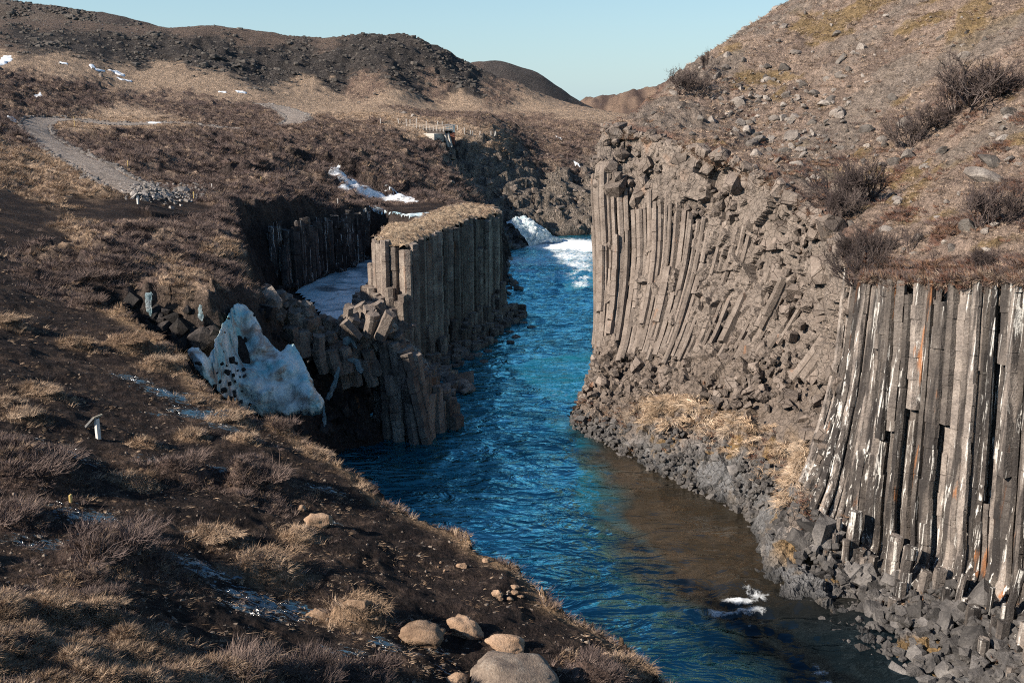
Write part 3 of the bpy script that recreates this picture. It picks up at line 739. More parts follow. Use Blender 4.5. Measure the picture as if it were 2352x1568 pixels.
fn = t.noise(t.vmul(P, (1, 0.7, 1)), 1.7, 6, 0.8, 0.7)
fm = t.ramp(t.math('ADD', t.math('MULTIPLY', fo, 0.5), t.math('MULTIPLY', fn, 0.95)), [(0.72, 0.0), (0.98, 1.0)])
nb = t.bump(t.math('MULTIPLY', t.math('ADD', b1, t.math('MULTIPLY', b2, 0.09)), t.math('SUBTRACT', 1.0, t.math('MULTIPLY', sl, .75))), 0.9, 0.8)
body = t.mix((0.002, 0.045, 0.072), (0.005, 0.105, 0.155), t.ramp(t.noise(pw, 0.2, 3, 0.6, 0.8), [(0.35, 0.0), (0.65, 1.0)]))
body = t.mix(body, (0.05, 0.20, 0.25), t.math('MULTIPLY', t.attr('rap').outputs['Fac'], 0.55))
drk = t.attr('dark_refl').outputs['Fac']  # near water: dark reflections painted into the body and gloss colours
body = t.mix(body, t.mix((0.022, 0.018, 0.0125), (0.003, 0.007, 0.010), drk), sl)
dif = t.n('BsdfDiffuse'); t.set(dif.inputs['Color'], body); t.set(dif.inputs['Normal'], nb)
gls = t.n('BsdfGlossy'); t.set(gls.inputs['Color'], t.mix((0.36, 0.88, 1.0), t.mix((0.5, 0.47, 0.42), (0.16, 0.24, 0.3), drk), sl)); gls.inputs['Roughness'].default_value = 0.14; t.set(gls.inputs['Normal'], nb)
fr = t.n('Fresnel', IOR=1.55); t.set(fr.inputs['Normal'], nb)
m1 = t.n('MixShader'); t.set(m1.inputs[0], t.math('MULTIPLY', fr.outputs[0], t.ramp(t.noise(t.vmul(P, (.7, 1, 1)), 0.11, 4, .65, 1.2), [(.32, 1.0), (.5, 2.8), (.66, 4.8)]), True)); t.set(m1.inputs[1], dif.outputs[0]); t.set(m1.inputs[2], gls.outputs[0])
fd = t.n('BsdfDiffuse'); fd.inputs['Color'].default_value = (0.80, 0.83, 0.84, 1)
m2 = t.n('MixShader'); t.set(m2.inputs[0], fm); t.set(m2.inputs[1], m1.outputs[0]); t.set(m2.inputs[2], fd.outputs[0])
t.t.links.new(m2.outputs[0], t.out.inputs[0]); M['water'] = t.m
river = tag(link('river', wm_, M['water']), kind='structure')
ICEP = [(536,702),(548,697),(566,701),(584,718),(602,758),(622,788),(645,806),(660,790),(676,792),(694,822),(712,858),(722,885),(738,908),(748,922),(738,946),(715,950),(690,946),(665,952),(620,950),(600,953),(560,944),(530,925),(500,898),(470,872),(446,842),(428,806),(440,797),(458,800),(478,820),(490,800),(494,782),(512,745),(524,728),(534,705)]
# ------------------------------------------------------------------ basalt columns and rocks
def column_mesh(name, path, r, rng, sides=None, joint=1.0, taper=0.0, joff=0.035, rag=0.25):
    """an irregular basalt prism along a path, built of segments parted by recessed joints"""
    path = np.asarray(path, float)
    seg = np.linalg.norm(np.diff(path, axis=0), axis=1); L = np.r_[0, np.cumsum(seg)]; tot = L[-1]
    k = sides or rng.choice([5, 6, 6, 6, 7])
    ang = np.sort((np.arange(k) + rng.uniform(-0.28, 0.28, k)) / k * 2 * np.pi) + rng.uniform(0, 6.28)
    rad = r * rng.uniform(0.88, 1.12, k)
    at = lambda s: np.array([np.interp(s, L, path[:, i]) for i in range(3)])
    cuts = [0.0]
    while cuts[-1] < tot: cuts.append(cuts[-1] + joint * rng.uniform(0.55, 1.6))
    cuts[-1] = tot
    rings = []
    for i in range(len(cuts) - 1):
        s0, s1 = cuts[i], cuts[i + 1]
        g = min(0.035, (s1 - s0) * 0.1)
        off = rng.normal(0, joff, 3) * r * 2; sc = 1 + rng.uniform(-0.045, 0.045)
        sc *= 1 - taper * (s0 / tot)
        rings.append((s0 + g, sc, off)); rings.append((s1 - g, sc * rng.uniform(0.985, 1.015), off))
        if i < len(cuts) - 2: rings.append((s1, sc * 0.90, off * 0.5))
    vs = []
    for n_, (s, sc, off) in enumerate(rings):
        p = at(s); t = at(min(s + 0.3, tot)) - at(max(s - 0.3, 0)); t /= np.linalg.norm(t) + 1e-9
        e1 = np.cross(t, (0.2, 1.0, 0.1)); e1 /= np.linalg.norm(e1); e2 = np.cross(t, e1)
        ring = p + off + np.outer(np.cos(ang) * rad * sc, e1) + np.outer(np.sin(ang) * rad * sc, e2)
        if n_ in (0, len(rings) - 1): ring += np.outer(rng.uniform(-rag, rag, k) * r, t)
        vs.append(ring)
    n = len(rings); V = np.concatenate(vs)
    c0, c1 = vs[0].mean(0) , vs[-1].mean(0)
    V = np.r_[V, [c0], [c1]]
    i = np.arange(k); j = (i + 1) % k
    Q = np.concatenate([np.stack((a * k + i, a * k + j, (a + 1) * k + j, (a + 1) * k + i), 1) for a in range(n - 1)])
    T = np.r_[np.stack((j, i, np.full(k, n * k)), 1), np.stack(((n - 1) * k + i, (n - 1) * k + j, np.full(k, n * k + 1)), 1)]
    c = V.mean(0)
    return mesh_np(name, V - c, Q, T, smooth=False), c
def add_column(parent, path, r, rng, mat, name='column', **kw):
    me, c = column_mesh(name, path, r, rng, **kw)
    # outward winding
    o = link(name, me, mat, parent); o.location = c
    return o
def rock_proto(seed, blocky=0.5, flat=0.8):
    r = np.random.default_rng(seed); bm = bmesh.new()
    for sx in (-1, 1):
        for sy in (-1, 1):
            for sz in (-1, 1):
                p = np.array((sx, sy, sz)) * (0.62 + 0.2 * r.random(3)) * (1 if r.random() < blocky else 0.75)
                bm.verts.new(p * np.array((1.0, 0.85, flat)))
    for i in range(7):
        d = r.normal(size=3); d /= np.linalg.norm(d); bm.verts.new(d * np.array((1.0, 0.9, flat)) * r.uniform(0.75, 0.98))
    bmesh.ops.convex_hull(bm, input=bm.verts)
    for v in [v for v in bm.verts if not v.link_faces]: bm.verts.remove(v)
    bmesh.ops.triangulate(bm, faces=bm.faces)
    bm.verts.index_update()
    V = np.array([v.co for v in bm.verts]); T = np.array([[v.index for v in f.verts] for f in bm.faces]); bm.free()
    return V, T
RP = [rock_proto(500 + i, 0.55, random.uniform(0.55, 0.95)) for i in range(12)]
RPM = {}
def rot_eul(n, rng, tilt=0.6):
    return np.c_[rng.normal(0, tilt, n), rng.normal(0, tilt, n), rng.uniform(0, 6.283, n)]
def rocks(parent, name, P, size, mat, rng, nmax=300, tilt=0.6, stretch=(0.75, 1.35), stuff_name='rubble', label=None, top=False, protos=None):
    """the largest rocks as objects of their own, the rest joined into one part"""
    pr = protos or RP
    order = np.argsort(-size); eul = rot_eul(len(P), rng, tilt); sc = rng.uniform(*stretch, (len(P), 3)) * size[:, None]
    pid = rng.integers(0, len(pr), len(P)); out = []
    for c in order[:nmax]:
        key = (mat, int(pid[c]), id(pr))
        if key not in RPM:
            RPM[key] = mesh_np(name, pr[pid[c]][0], tris=pr[pid[c]][1], smooth=False); RPM[key].materials.append(M[mat])
        o = bpy.data.objects.new(name, RPM[key]); COL.objects.link(o); o.parent = parent
        o.location = P[c]; o.rotation_euler = eul[c]; o.scale = sc[c]; out.append(o)
    rest = order[nmax:]
    if len(rest):
        VV = []; TT = []; n = 0
        for c in rest:
            v, t_ = pr[pid[c]]; R = np.array(Euler(eul[c]).to_matrix())
            VV.append((v * sc[c]) @ R.T + P[c]); TT.append(t_ + n); n += len(v)
        o = link(stuff_name, mesh_np(stuff_name, np.concatenate(VV), tris=np.concatenate(TT), smooth=False), M[mat], parent)
        o['kind'] = 'stuff'
        out.append(o)
    return out

# --- near wall of tall columns on the right
rg = np.random.default_rng(5)
u = 4.72
while u < 9.95:
    w = rg.choice([.08, .1, .12, .13, .15, .18, .21]) * rg.uniform(.9, 1.1) * (.68 if u < 5.35 else .8); uc = u + w / 2; u += w * 0.9
    r = w * 5.35 / 2 * 1.12 if uc > 5.4 else w * 2.4
    dep = (rg.choice([-.25, -.1, 0, .1, .2, .3, .45]) if u > 5.4 else rg.choice([-.2, 0, .15])) + rg.uniform(-.1, .1)
    v1 = 4.05 + rg.uniform(-0.1, 0.15)
    vv = np.linspace(-0.02 + rg.uniform(0, .05), v1, 24)
    lean = -0.10 * sstep(5.6, 4.8, uc)
    def pth(va, vb, dpt, n=22, uu=uc):
        q = np.linspace(va, vb, n); us = np.full(n, uu) + lean * (q / 4) ** 2
        return (S(us, q) + cliff_n(us, q) * dpt)[::-1]
    br = rg.random()
    bj = uc + rg.uniform(-.05, .05)
    add_column(cliff, pth(0.0, v1, -.62 + rg.uniform(-.12, .12), uu=bj), r * 1.12, rg, M['column'], joint=1.2)
    if rg.random() < .13 and uc > 5.5: continue
    r *= .93
    if br < 0.35 and uc > 5.4:
        vb = rg.uniform(1.0, 3.0)
        add_column(cliff, pth(0.0, vb, dep + 0.25), r, rg, M['column'], joint=1.1)
        add_column(cliff, pth(vb + 0.02, v1, dep - 0.2), r, rg, M['column'], joint=1.0)
    else:
        add_column(cliff, pth(rg.choice([0, .02, .05, .12, .25, .4]), v1, dep), r, rg, M['column'], joint=1.15)
    base = S([uc + lean], [4.0])[0]; nn = cliff_n([uc + lean], [3.5])[0]; nn[2] = 0; nn /= np.linalg.norm(nn)
    for k_, (o0, o1, h0, h1, pr_) in enumerate([(.45, .8, 1.2, 4.5, .6), (1.1, 1.5, .5, 2.4, .55), (1.9, 2.4, .3, 1.5, .45), (2.8, 3.3, .2, 1.0, .4)]):
        if rg.random() > pr_ or uc < 5.3: continue
        q = base + nn * (dep + rg.uniform(o0, o1)) + rg.normal(0, .12, 3) * (1, 1, 0); zb = max(-0.5, base[2] - 0.75 * o1)
        ln = np.array((rg.normal(0, .03), rg.normal(0, .03), 1.0)) + nn * -0.05; h = rg.uniform(h0, h1) * (.6 + .8 * rg.random()) * .75
        b0 = np.array((q[0], q[1], zb - 1.0)); b1 = np.array((q[0], q[1], zb + h)) + ln * (0, 0, 0)
        add_column(cliff, np.array([b0, (b0 + b1) / 2, b1 + (ln - (0, 0, 1)) * h]), min(r, .6) * rg.uniform(.8, 1.0), rg, M['column'], joint=0.9, rag=.14)
# --- fanned columns on the promontory
rg = np.random.default_rng(15)
for lay in (0, 1):
    u = -0.8 + lay * .04
    while u < 4.7:
        w = rg.uniform(0.085, 0.15) if lay == 0 else rg.uniform(.1, .22); uc = u + w / 2; u += w * (0.86 if lay == 0 else rg.uniform(1.2, 3.2))
        fan = 0.05 + 0.5 * sstep(0.2, 2.2, uc) + 0.35 * sstep(2.5, 4.5, uc)
        top = rg.uniform(1.0, 1.35) if uc > 0.6 else rg.uniform(0.8, 1.1)
        bot = rg.uniform(3.0, 3.35)
        if uc > 2.6: top = rg.uniform(1.5, 2.1) + .25 * (uc - 2.6); bot = rg.uniform(2.8, 3.25)
        if lay == 1: top += rg.uniform(0, .8); bot -= rg.uniform(0, .9)
        if bot - top < .3: continue
        cuts = [top] + sorted(rg.uniform(top + .2, bot - .1, rg.integers(0, 2) if lay == 0 else rg.integers(0, 2))) + [bot]
        if lay == 0 and uc > 2.4 and rg.random() < .45: continue
        for a, b in zip(cuts[:-1], cuts[1:]):
            if b - a < .12: continue
            q = np.linspace(a, b, 12); us = uc + fan * 0.6 - fan * (np.maximum(q - 1.0, 0) / 2.2) ** 1.35
            dp = (rg.uniform(0.0, 0.22) if lay == 0 else rg.uniform(.2, .5)) - (.25 if uc > 2.6 else 0)
            add_column(cliff, (S(us, q) + cliff_n(us, q) * dp)[::-1], w * 4.6 / 2 * rg.uniform(1.02, 1.15), rg, M['column_dull'], joint=1.5, joff=.018)

# --- blocks lodged in the cliff and rubble along its foot
rg = np.random.default_rng(25)
def on_cliff(n, ur, vr, out=0.1):
    uu = rg.uniform(*ur, n); vv = rg.uniform(*vr, n)
    return S(uu, vv) + cliff_n(uu, vv) * rg.normal(out, 0.12, n)[:, None], uu, vv
P1, _, _ = on_cliff(260, (-0.1, 4.8), (0.0, 1.25), -.12); s1 = np.exp(rg.normal(-0.9, 0.5, 260))
P2, _, _ = on_cliff(300, (2.2, 4.9), (1.0, 3.6), -0.18); s2 = np.exp(rg.normal(-1.0, 0.5, 300))
P3, _, _ = on_cliff(500, (-0.4, 3.4), (3.0, 4.1), 0.0); s3 = np.exp(rg.normal(-1.25, 0.4, 500))
rocks(cliff, 'cliff_block', np.r_[P1, P2, P3], np.clip(np.r_[s1, s2, s3], .15, 1.35), 'cliff', rg, 300, 0.8)
P4, _, _ = on_cliff(1500, (-0.5, 4.6), (4.25, 5.0), 0.02); s4 = np.exp(rg.normal(-1.5, 0.35, 1500))
P5, _, _ = on_cliff(1500, (4.4, 9.8), (4.15, 4.86), 0.1); s5 = np.exp(rg.normal(-1.28, 0.42, 1500))
P7, _, _ = on_cliff(600, (5.1, 9.8), (3.95, 4.4), 0.35); s7 = np.exp(rg.normal(-1.2, 0.4, 600))
rocks(cliff, 'shore_rock', np.r_[P4, P5, P7], np.clip(np.r_[s4, s5, s7], .12, 0.95), 'shore', rg, 300, 0.5)
P8, _, _ = on_cliff(260, (0.0, 4.9), (-.03, .12), 0.05); s8 = np.exp(rg.normal(-1.05, 0.5, 260))
rocks(cliff, 'rim_block', P8, np.clip(s8, .15, 1.0), 'cliff', rg, 300, 0.5)

# --- the stack of columns in mid river
rg = np.random.default_rng(35)
stack = empty('basalt_stack', (-8.5, 120, 0))
tag(stack, 'tall flat-topped stack of dark basalt columns standing in the river below the falls', 'rock stack')
SPOLY = np.array([(-14.6, 105.6), (-11.3, 104.6), (-9.4, 111), (-6.2, 120), (-3.6, 129), (-1.6, 136), (-2.6, 143), (-6.5, 146), (-9.5, 140), (-12.0, 128), (-15.6, 117), (-16.2, 109)])
so = np.array(stack.location)
def stack_top(x, y): return 14.75 + 0.6 * noise2(x / 7, y / 7, 77) - 0.05 * np.maximum(0, y - 128) + 0.02 * (y - 105)
pts = []
ptch = 1.08
for j in range(60):
    for i in range(30):
        x = -18 + i * ptch + (j % 2) * ptch / 2 + rg.uniform(-.12, .12); y = 103 + j * ptch * .866 + rg.uniform(-.12, .12)
        pts.append((x, y))
pts = np.array(pts); sd = poly_sd(pts[:, 0], pts[:, 1], SPOLY)
left_side = pts[:, 0] < -12.2 + (pts[:, 1] - 105) * 0.02
for (x, y), d in zip(pts, sd):
    zt = float(stack_top(np.array([x]), np.array([y]))[0])
    if 0 < d < 1.3:
        h = zt + rg.uniform(-0.7, 0.2)
        if d < 0.7 and rg.random() < 0.22: h -= rg.uniform(0.5, 5)
        o = add_column(stack, np.array([(x, y, -1.5), (x, y, h * .5), (x, y, h)]) - so, ptch * .58, rg, M['stack'], joint=1.6, joff=.02)
    elif (-3.2 if x < -11.8 else -6.5) < d <= 0 and y < 139:
        front = x > -11.8
        if front:
            h = 6.0 * math.exp(d * 0.62) * rg.uniform(0.15, 0.9) + 0.9 * rg.random() - .25 - (0.5 if d < -4 else 0)
            if y < 107 and d < -3: continue
            if h > .05 and rg.random() < (.9 if d > -3 else .62): add_column(stack, np.array([(x, y, -1.5), (x, y, h * .5), (x, y, h)]) - so, ptch * .56, rg, M['stack'], joint=0.9, rag=.12)
        elif y > 103.2:
            h = 7.5 + 5.5 * math.exp(d * 1.1) * rg.uniform(0.1, 0.9)
            add_column(stack, np.array([(x, y, 2), (x, y, h * .6), (x, y, h)]) - so, ptch * .56, rg, M['stack'], joint=1.0, rag=.15)
# turf and weathered crust on top
gx, gy = np.meshgrid(np.linspace(-17, 0, 90), np.linspace(104, 147, 170)); gx, gy = gx.ravel(), gy.ravel()
sd = poly_sd(gx, gy, SPOLY) + fbm2(gx / 1.1, gy / 1.1, 79, 2) * 0.25
gz = stack_top(gx, gy) - 0.1 + np.abs(fbm2(gx / 1.3, gy / 1.3, 81, 4)) * 0.35 + sstep(0, 3, sd) * 0.35 - np.clip(.5 - sd, 0, 1) * 0.7
q = grid_quads(170, 90); q = q[(sd[q] > 0.1).all(1)]
tm = mesh_np('turf_cap', np.c_[gx, gy, gz] - so, q)
kk = np.clip(.5 + fbm2(gx / 1.5, gy / 1.5, 83, 4), 0, 1)[:, None]
set_col(tm, 'col', np.array((.40, .30, .205)) * kk + (1 - kk) * np.array((.27, .195, .13))); set_f(tm, 'wet', np.zeros(len(gx)))
link('turf_cap', tm, M['ground'], stack)
# ledges of fallen blocks at its foot
P6 = []
for a, b, n in [((1050, 880), (990, 900), 16), ((1150, 700), (1180, 640), 12), ((1160, 630), (1165, 590), 14), ((1000, 850), (1080, 890), 30)]:
    for i in range(n):
        f = rg.random(); P6.append(uz(a[0] + (b[0] - a[0]) * f + rg.normal(0, 8), a[1] + (b[1] - a[1]) * f + rg.normal(0, 8), rg.uniform(-.2, 0.5)))
P6 = np.array(P6)
rocks(stack, 'fallen_block', P6 - so, np.exp(rg.normal(-0.35, .35, len(P6))), 'stack', rg, 300, 0.25)

# --- rosette ridge of columns left of the stack
rg = np.random.default_rng(45)
ros = empty('basalt_ridge', (-14, 88, 0))
tag(ros, 'low ridge of short fanned basalt columns in front of the tall stack', 'rock ridge')
so = np.array(ros.location)
crest = resample(np.array([uz(640, 675, 14.0), uz(720, 722, 11.9), uz(785, 755, 10.2), uz(845, 735, 10.6), uz(885, 745, 10.2), uz(930, 800, 7.4), uz(985, 850, 4.6), uz(1010, 895, 2.2)]), 0.55)
for i, c in enumerate(crest):
    f = i / len(crest)
    for row in range(5):
        for rep in range(2):
            if f < .45 and row > 2: continue
            off = np.array((0.55, -0.95, 0)) * (row * 0.95 + rg.uniform(-.2, .2)) + rg.normal(0, .2, 3) * (1, 1, 0) + rep * np.array((-.5, .8, 0))
            p = c + off
            h = c[2] - row * (rg.uniform(0.5, 1.5) if f < .5 else rg.uniform(.2, .75)) + rg.uniform(-.4, .3)
            if f < 0.5 and rg.random() < 0.3: continue
            ln = np.array((rg.normal(-0.12 if f < .55 else 0, .1), rg.normal(-.12, .1), 1.0)) if f < .6 else np.array((0, 0, 1.0)) + rg.normal(0, .02, 3)
            if h < -0.3: continue
            top = np.array((p[0], p[1], h)); ln_ = max(1.2, min(h + 1.5, 12)) if f > .45 else 2.4
            add_column(ros, np.array([top - ln * ln_, top - ln * ln_ * .5, top]) - so, rg.uniform(.48, .66), rg, M['stack'], joint=0.9 if f < .6 else 1.4, rag=.15)
# splayed pale column heads
for i in range(16):
    a = rg.uniform(-1.1, 0.9); b = uz(845 + rg.uniform(-45, 40), 740 + rg.uniform(-14, 12), 10.6 + rg.uniform(-.4, .5))
    d = np.array((math.sin(a) * 0.75, -0.25, 0.85)); d /= np.linalg.norm(d)
    add_column(ros, np.array([b - d * 1.3, b, b + d * rg.uniform(.8, 1.7)]) - so, rg.uniform(.45, .62), rg, M['column_dull'], name='column_head', joint=1.2, rag=.2)
Pr = []
for i in range(240):
    f = rg.random(); k = int(f * (len(crest) * .62)); Pr.append(crest[k] + np.array((rg.normal(-.9, 1.1), rg.normal(.3, .9), rg.uniform(-1.2, 0.0))))
rocks(ros, 'fallen_block', np.array(Pr) - so, np.exp(rg.normal(-.75, .35, 240)), 'stack', rg, 300, .6)
Pr = np.array([uz(rg.uniform(560, 1000), rg.uniform(880, 980), rg.uniform(-.3, .8)) for i in range(60)])

# --- rubble between the ice mound and the ice sheet, and the shaded wall under the turf
rg = np.random.default_rng(55)
dump = empty('rubble_slope', (-20, 80, 10))
tag(dump, 'slope of loose dark broken column blocks between the ice mound and the frozen channel', 'rubble')
so = np.array(dump.location); Pr = []
for i in range(330):
    a, b = rg.random(), rg.random()
    vx = 600 + a * 170 + b * 30; vy = 655 + a * 95 + b * 70
    if poly_sd(np.array([vx]), np.array([vy]), ICEP)[0] > -14: continue
    q = left_hit(vx, vy); Pr.append(q + (0, 0, rg.uniform(-.25, .15)))
rocks(dump, 'column_block', np.array(Pr) - so, np.clip(np.exp(rg.normal(-.7, .35, len(Pr))), .2, 1.1), 'stack', rg, 300, .7)
wallr = empty('bowl_wall', (-24, 62, 10))
tag(wallr, 'shaded hollow of dark blocks left of the ice mound under overhanging turf', 'rock wall')
so = np.array(wallr.location); Pr = []
for i in range(420):
    vx = rg.uniform(235, 900); vy = rg.uniform(680, 1000)
    if poly_sd(np.array([vx]), np.array([vy]), ICEP)[0] > -12: continue
    q = left_hit(vx, vy)
    if poly_sd(np.array([q[0]]), np.array([q[1]]), MAIN)[0] > 0.6 and q[1] > 50: Pr.append(q + (0, 0, rg.uniform(-.2, .2)))
rocks(wallr, 'dark_block', np.array(Pr) - so, np.clip(np.exp(rg.normal(-.65, .4, len(Pr))), .2, 1.2), 'darkrock', rg, 300, .7)

# --- column cliff above the frozen side channel
rg = np.random.default_rng(65)
icl = empty('frozen_column_cliff', (-28, 124, 5))
tag(icl, 'dark cliff of columns streaked with ice behind the frozen side channel', 'rock cliff')
so = np.array(icl.location)
line = resample(np.array([uz(575, 640, 6.0), uz(620, 655, 5.8), uz(680, 658, 5.6), uz(740, 628, 5.6), uz(790, 615, 5.6), uz(840, 590, 5.6), uz(872, 566, 5.6)]), 0.95)
for i, c in enumerate(line):
    f = i / len(line); zt = 13.6 - 1.2 * f + rg.uniform(-1.3, .5)
    for row in range(2):
        p = c + np.array((rg.uniform(-.3, .3), .9 * row + rg.uniform(-.4, .2), 0)); top = zt + row * .5 - (rg.uniform(0, 4) if row == 0 and rg.random() < .35 else 0)
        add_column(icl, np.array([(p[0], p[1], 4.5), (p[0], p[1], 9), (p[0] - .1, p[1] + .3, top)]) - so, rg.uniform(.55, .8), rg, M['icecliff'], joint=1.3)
Pr = np.array([line[int(rg.random() * len(line))] + np.array((rg.uniform(-1, 1), -rg.uniform(0, 1.8), rg.uniform(-.1, .5))) for i in range(70)])
rocks(icl, 'fallen_block', Pr - so, np.exp(rg.normal(-.6, .35, 70)), 'icecliff', rg, 300, .5)

# --- far gorge blocks beside the falls
rg = np.random.default_rng(75)
gor = empty('gorge_rocks', (5, 215, 5))
tag(gor, 'grey blocky rock of the gorge around the falls below the bridge', 'rock')
so = np.array(gor.location); Pr = []; ss = []
for i in range(170):
    vx = rg.uniform(1030, 1390); vy = rg.uniform(330, 545)
    if vy < 330 + (vx - 1010) * .1 or (vx > 1150 and vx < 1320 and vy > 490): continue
    q = left_hit(vx, vy)
    if 170 < q[1] < 300 and q[2] > .3: Pr.append(q); ss.append(np.exp(rg.normal(-.6, .4)))
rocks(gor, 'rock', np.array(Pr) - so, np.clip(np.array(ss), .3, 1.5), 'cliff', rg, 300, .5)
sp = empty('river_spur', (2, 190, 0)); tag(sp, 'dark wet rock spur running down to the water left of the falls', 'rock'); so = np.array(sp.location); Pr = []
for i in range(200):
    a = rg.random(); b = rg.random(); Pr.append(uz(1140 + a * 70 + b * 6, 574 - b * 50 + a * -10 + 4, 0.0 + b * 4 * (1 - a)) + rg.normal(0, .35, 3))
rocks(sp, 'rock', np.array(Pr) - so, np.exp(rg.normal(-.1, .35, 200)), 'shore', rg, 300, .5)
# ------------------------------------------------------------------ ice, snow, falls
def ice_mat(name, stain, ice=(0.62, 0.74, 0.77), white=(0.80, 0.82, 0.82), dirt=0.5, sc=0.6, rough=0.35, dark=0.0):
    t = NT(name); P = t.pos()
    a = t.noise(P, sc, 5, 0.6, 0.6); b = t.noise(P, sc * 1.7, 5, 0.65, 0.8); c = t.noise(P, sc * 9, 5, 0.7)
    col = t.mix(ice, white, t.ramp(a, [(0.4, 0.0), (0.6, 1.0)]))
    col = t.mix(col, stain, t.math('MULTIPLY', t.ramp(b, [(0.48, 0.0), (0.62, 1.0)]), dirt))
    if dark:
        d = t.noise(t.vmul(P, (1, 1, .35)), sc * 1.2, 5, 0.7, 0.5)
        col = t.mix(col, (0.03, 0.035, 0.04), t.math('MULTIPLY', t.ramp(d, [(0.57, 0.0), (0.66, 1.0)]), dark))
    col = t.mix(col, t.ramp(c, [(0.3, 0.7), (0.6, 1.05)]), 0.7, 'MULTIPLY')
    return t.done(col, rough, t.bump(t.math('ADD', b, t.math('MULTIPLY', c, .5)), 0.25, .6), 0.4)
M['ice'] = ice_mat('old_ice', (0.33, 0.19, 0.12), (0.26, 0.56, 0.60), (0.84, 0.80, 0.74), 0.85, 0.33, .4, dark=.55)
M['icesheet'] = ice_mat('channel_ice', (0.10, 0.19, 0.24), (0.42, 0.58, 0.63), (0.86, 0.87, 0.86), 0.8, 0.13, 0.45, dark=.8)
M['snow'] = ice_mat('old_snow', (0.5, 0.45, 0.41), (0.72, 0.78, 0.82), (0.86, 0.87, 0.88), 0.35, 0.5, 0.6)
def slab(name, poly_v, Yf, bulge, mat, step=3.0, thick=1.2, seed=1, lump=0.3, scale=1.5):
    """closed lump whose outline is known in the survey view, standing at distance Yf(vx, vy)"""
    pv = np.array(poly_v, float); x0, y0 = pv.min(0); x1, y1 = pv.max(0)
    nx = int((x1 - x0) / step) + 3; ny = int((y1 - y0) / step) + 3
    gx, gy = np.meshgrid(np.linspace(x0 - step, x1 + step, nx), np.linspace(y0 - step, y1 + step, ny)); fx, fy = gx.ravel(), gy.ravel()
    d = poly_sd(fx, fy, pv) + fbm2(fx / 18, fy / 18, seed, 3) * step * 1.6
    ins = d > 0
    base = np.array([uy(a, b, Yf(a, b)) for a, b in zip(fx, fy)])
    w = math.sqrt(1.0) * np.sqrt(np.clip(d, 0, 40) / 40)
    b = bulge * w + lump * w * (fbm3(base / scale, seed + 5, 3) + 0.7 * fbm3(base * (1, 1, .35) / (scale * .36), seed + 9, 2))
    dirv = np.array((0.15, -0.85, 0.45)); dirv /= np.linalg.norm(dirv)
    f = base + dirv * b[:, None]; bk = base - dirv * thick * (0.3 + w[:, None] * .7)
    q = grid_quads(ny, nx); q = q[ins[q].all(1)]
    n = len(f)
    e = {}
    for a_, b_ in np.concatenate([q[:, [0, 1]], q[:, [1, 2]], q[:, [2, 3]], q[:, [3, 0]]]): 
        k = (min(a_, b_), max(a_, b_)); e[k] = e.get(k, 0) + 1
    rim = [k for k, c in e.items() if c == 1]
    rq = np.array([(a_, b_, b_ + n, a_ + n) for a_, b_ in rim])
    V_ = np.r_[f, bk]; Q_ = np.r_[q, q[:, ::-1] + n, rq]
    used = np.unique(Q_); mp = np.zeros(len(V_), int); mp[used] = np.arange(len(used)); V_ = V_[used]; Q_ = mp[Q_]
    return mesh_np(name, V_, Q_), None
iceY = lambda a, b: 59.5 + 8.5 * float(sstep(465, 565, np.float64(a))) - (b - 697) / 255 * 6.0
ice = link('ice_mound', slab('ice_mound', ICEP, iceY, 1.5, None, 1.8, 2.0, 61, .85, 2.6)[0], M['ice'])
tag(ice, 'big stained bluish white mound of old ice with dark stones stuck in it', 'ice')
for cx, cy, r in [(597,890,35),(640,915,18),(490,925,22),(240,915,26),(265,930,18),(545,1010,30),(610,1040,22),(655,995,14),(715,980,20),(725,1060,28),(680,1060,14),(575,1130,28),(510,1200,28),(625,1240,36),(590,1290,30),(560,1300,20),(690,1320,20),(830,415,14),(520,597,14),(560,450,16),(420,1155,22),(470,1110,18),(785,1345,16),(630,1110,18),(700,1210,15),(440,1020,12),(510,795,8),(1395,900,14),(540,945,12)]:
    vx, vy = (700 + cx / 2.613) / 1.7415, (1100 + cy / 2.613) / 1.7415
    Yc = iceY(vx, vy) - 1.75; p = uy(vx, vy, Yc); s = r / 2.613 / 4 / F * Yc * 1.35
    v, t_ = RP[random.randrange(12)]
    o = link('stone', mesh_np('stone', v * s * np.random.default_rng(cx).uniform(.85, 1.25, 3), tris=t_, smooth=False), M['darkrock'], ice); o.location = p; o.rotation_euler = (random.random() * 3, random.random() * 3, random.random() * 6)
M['iceshade'] = ice_mat('shade_toned_ice', (0.10, 0.09, 0.085), (0.13, 0.22, 0.25), (0.26, 0.31, 0.33), 0.7, 1.2, .3)  # darker copy of the ice, the shade of the hollow put into its colour
def icicle(poly, Y, label, bulge=.12, seed=3):
    o = link('icicle', slab('icicle', poly, lambda a, b: Y, bulge, None, 1.5, .3, seed, .12, .7)[0], M['iceshade']); tag(o, label, 'icicle', None)
def lY(a, b): return float(left_hit(a, b)[1])
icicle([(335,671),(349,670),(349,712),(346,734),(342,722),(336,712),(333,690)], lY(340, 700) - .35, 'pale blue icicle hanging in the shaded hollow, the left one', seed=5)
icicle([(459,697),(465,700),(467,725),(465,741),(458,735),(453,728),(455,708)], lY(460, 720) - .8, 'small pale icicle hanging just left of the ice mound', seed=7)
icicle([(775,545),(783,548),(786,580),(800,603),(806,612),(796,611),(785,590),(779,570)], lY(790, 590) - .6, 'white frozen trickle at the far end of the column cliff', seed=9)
icicle([(742,930),(748,935),(750,975),(744,985),(740,960)], 57.5, 'thin icicle dangling below the right end of the ice mound', seed=11)
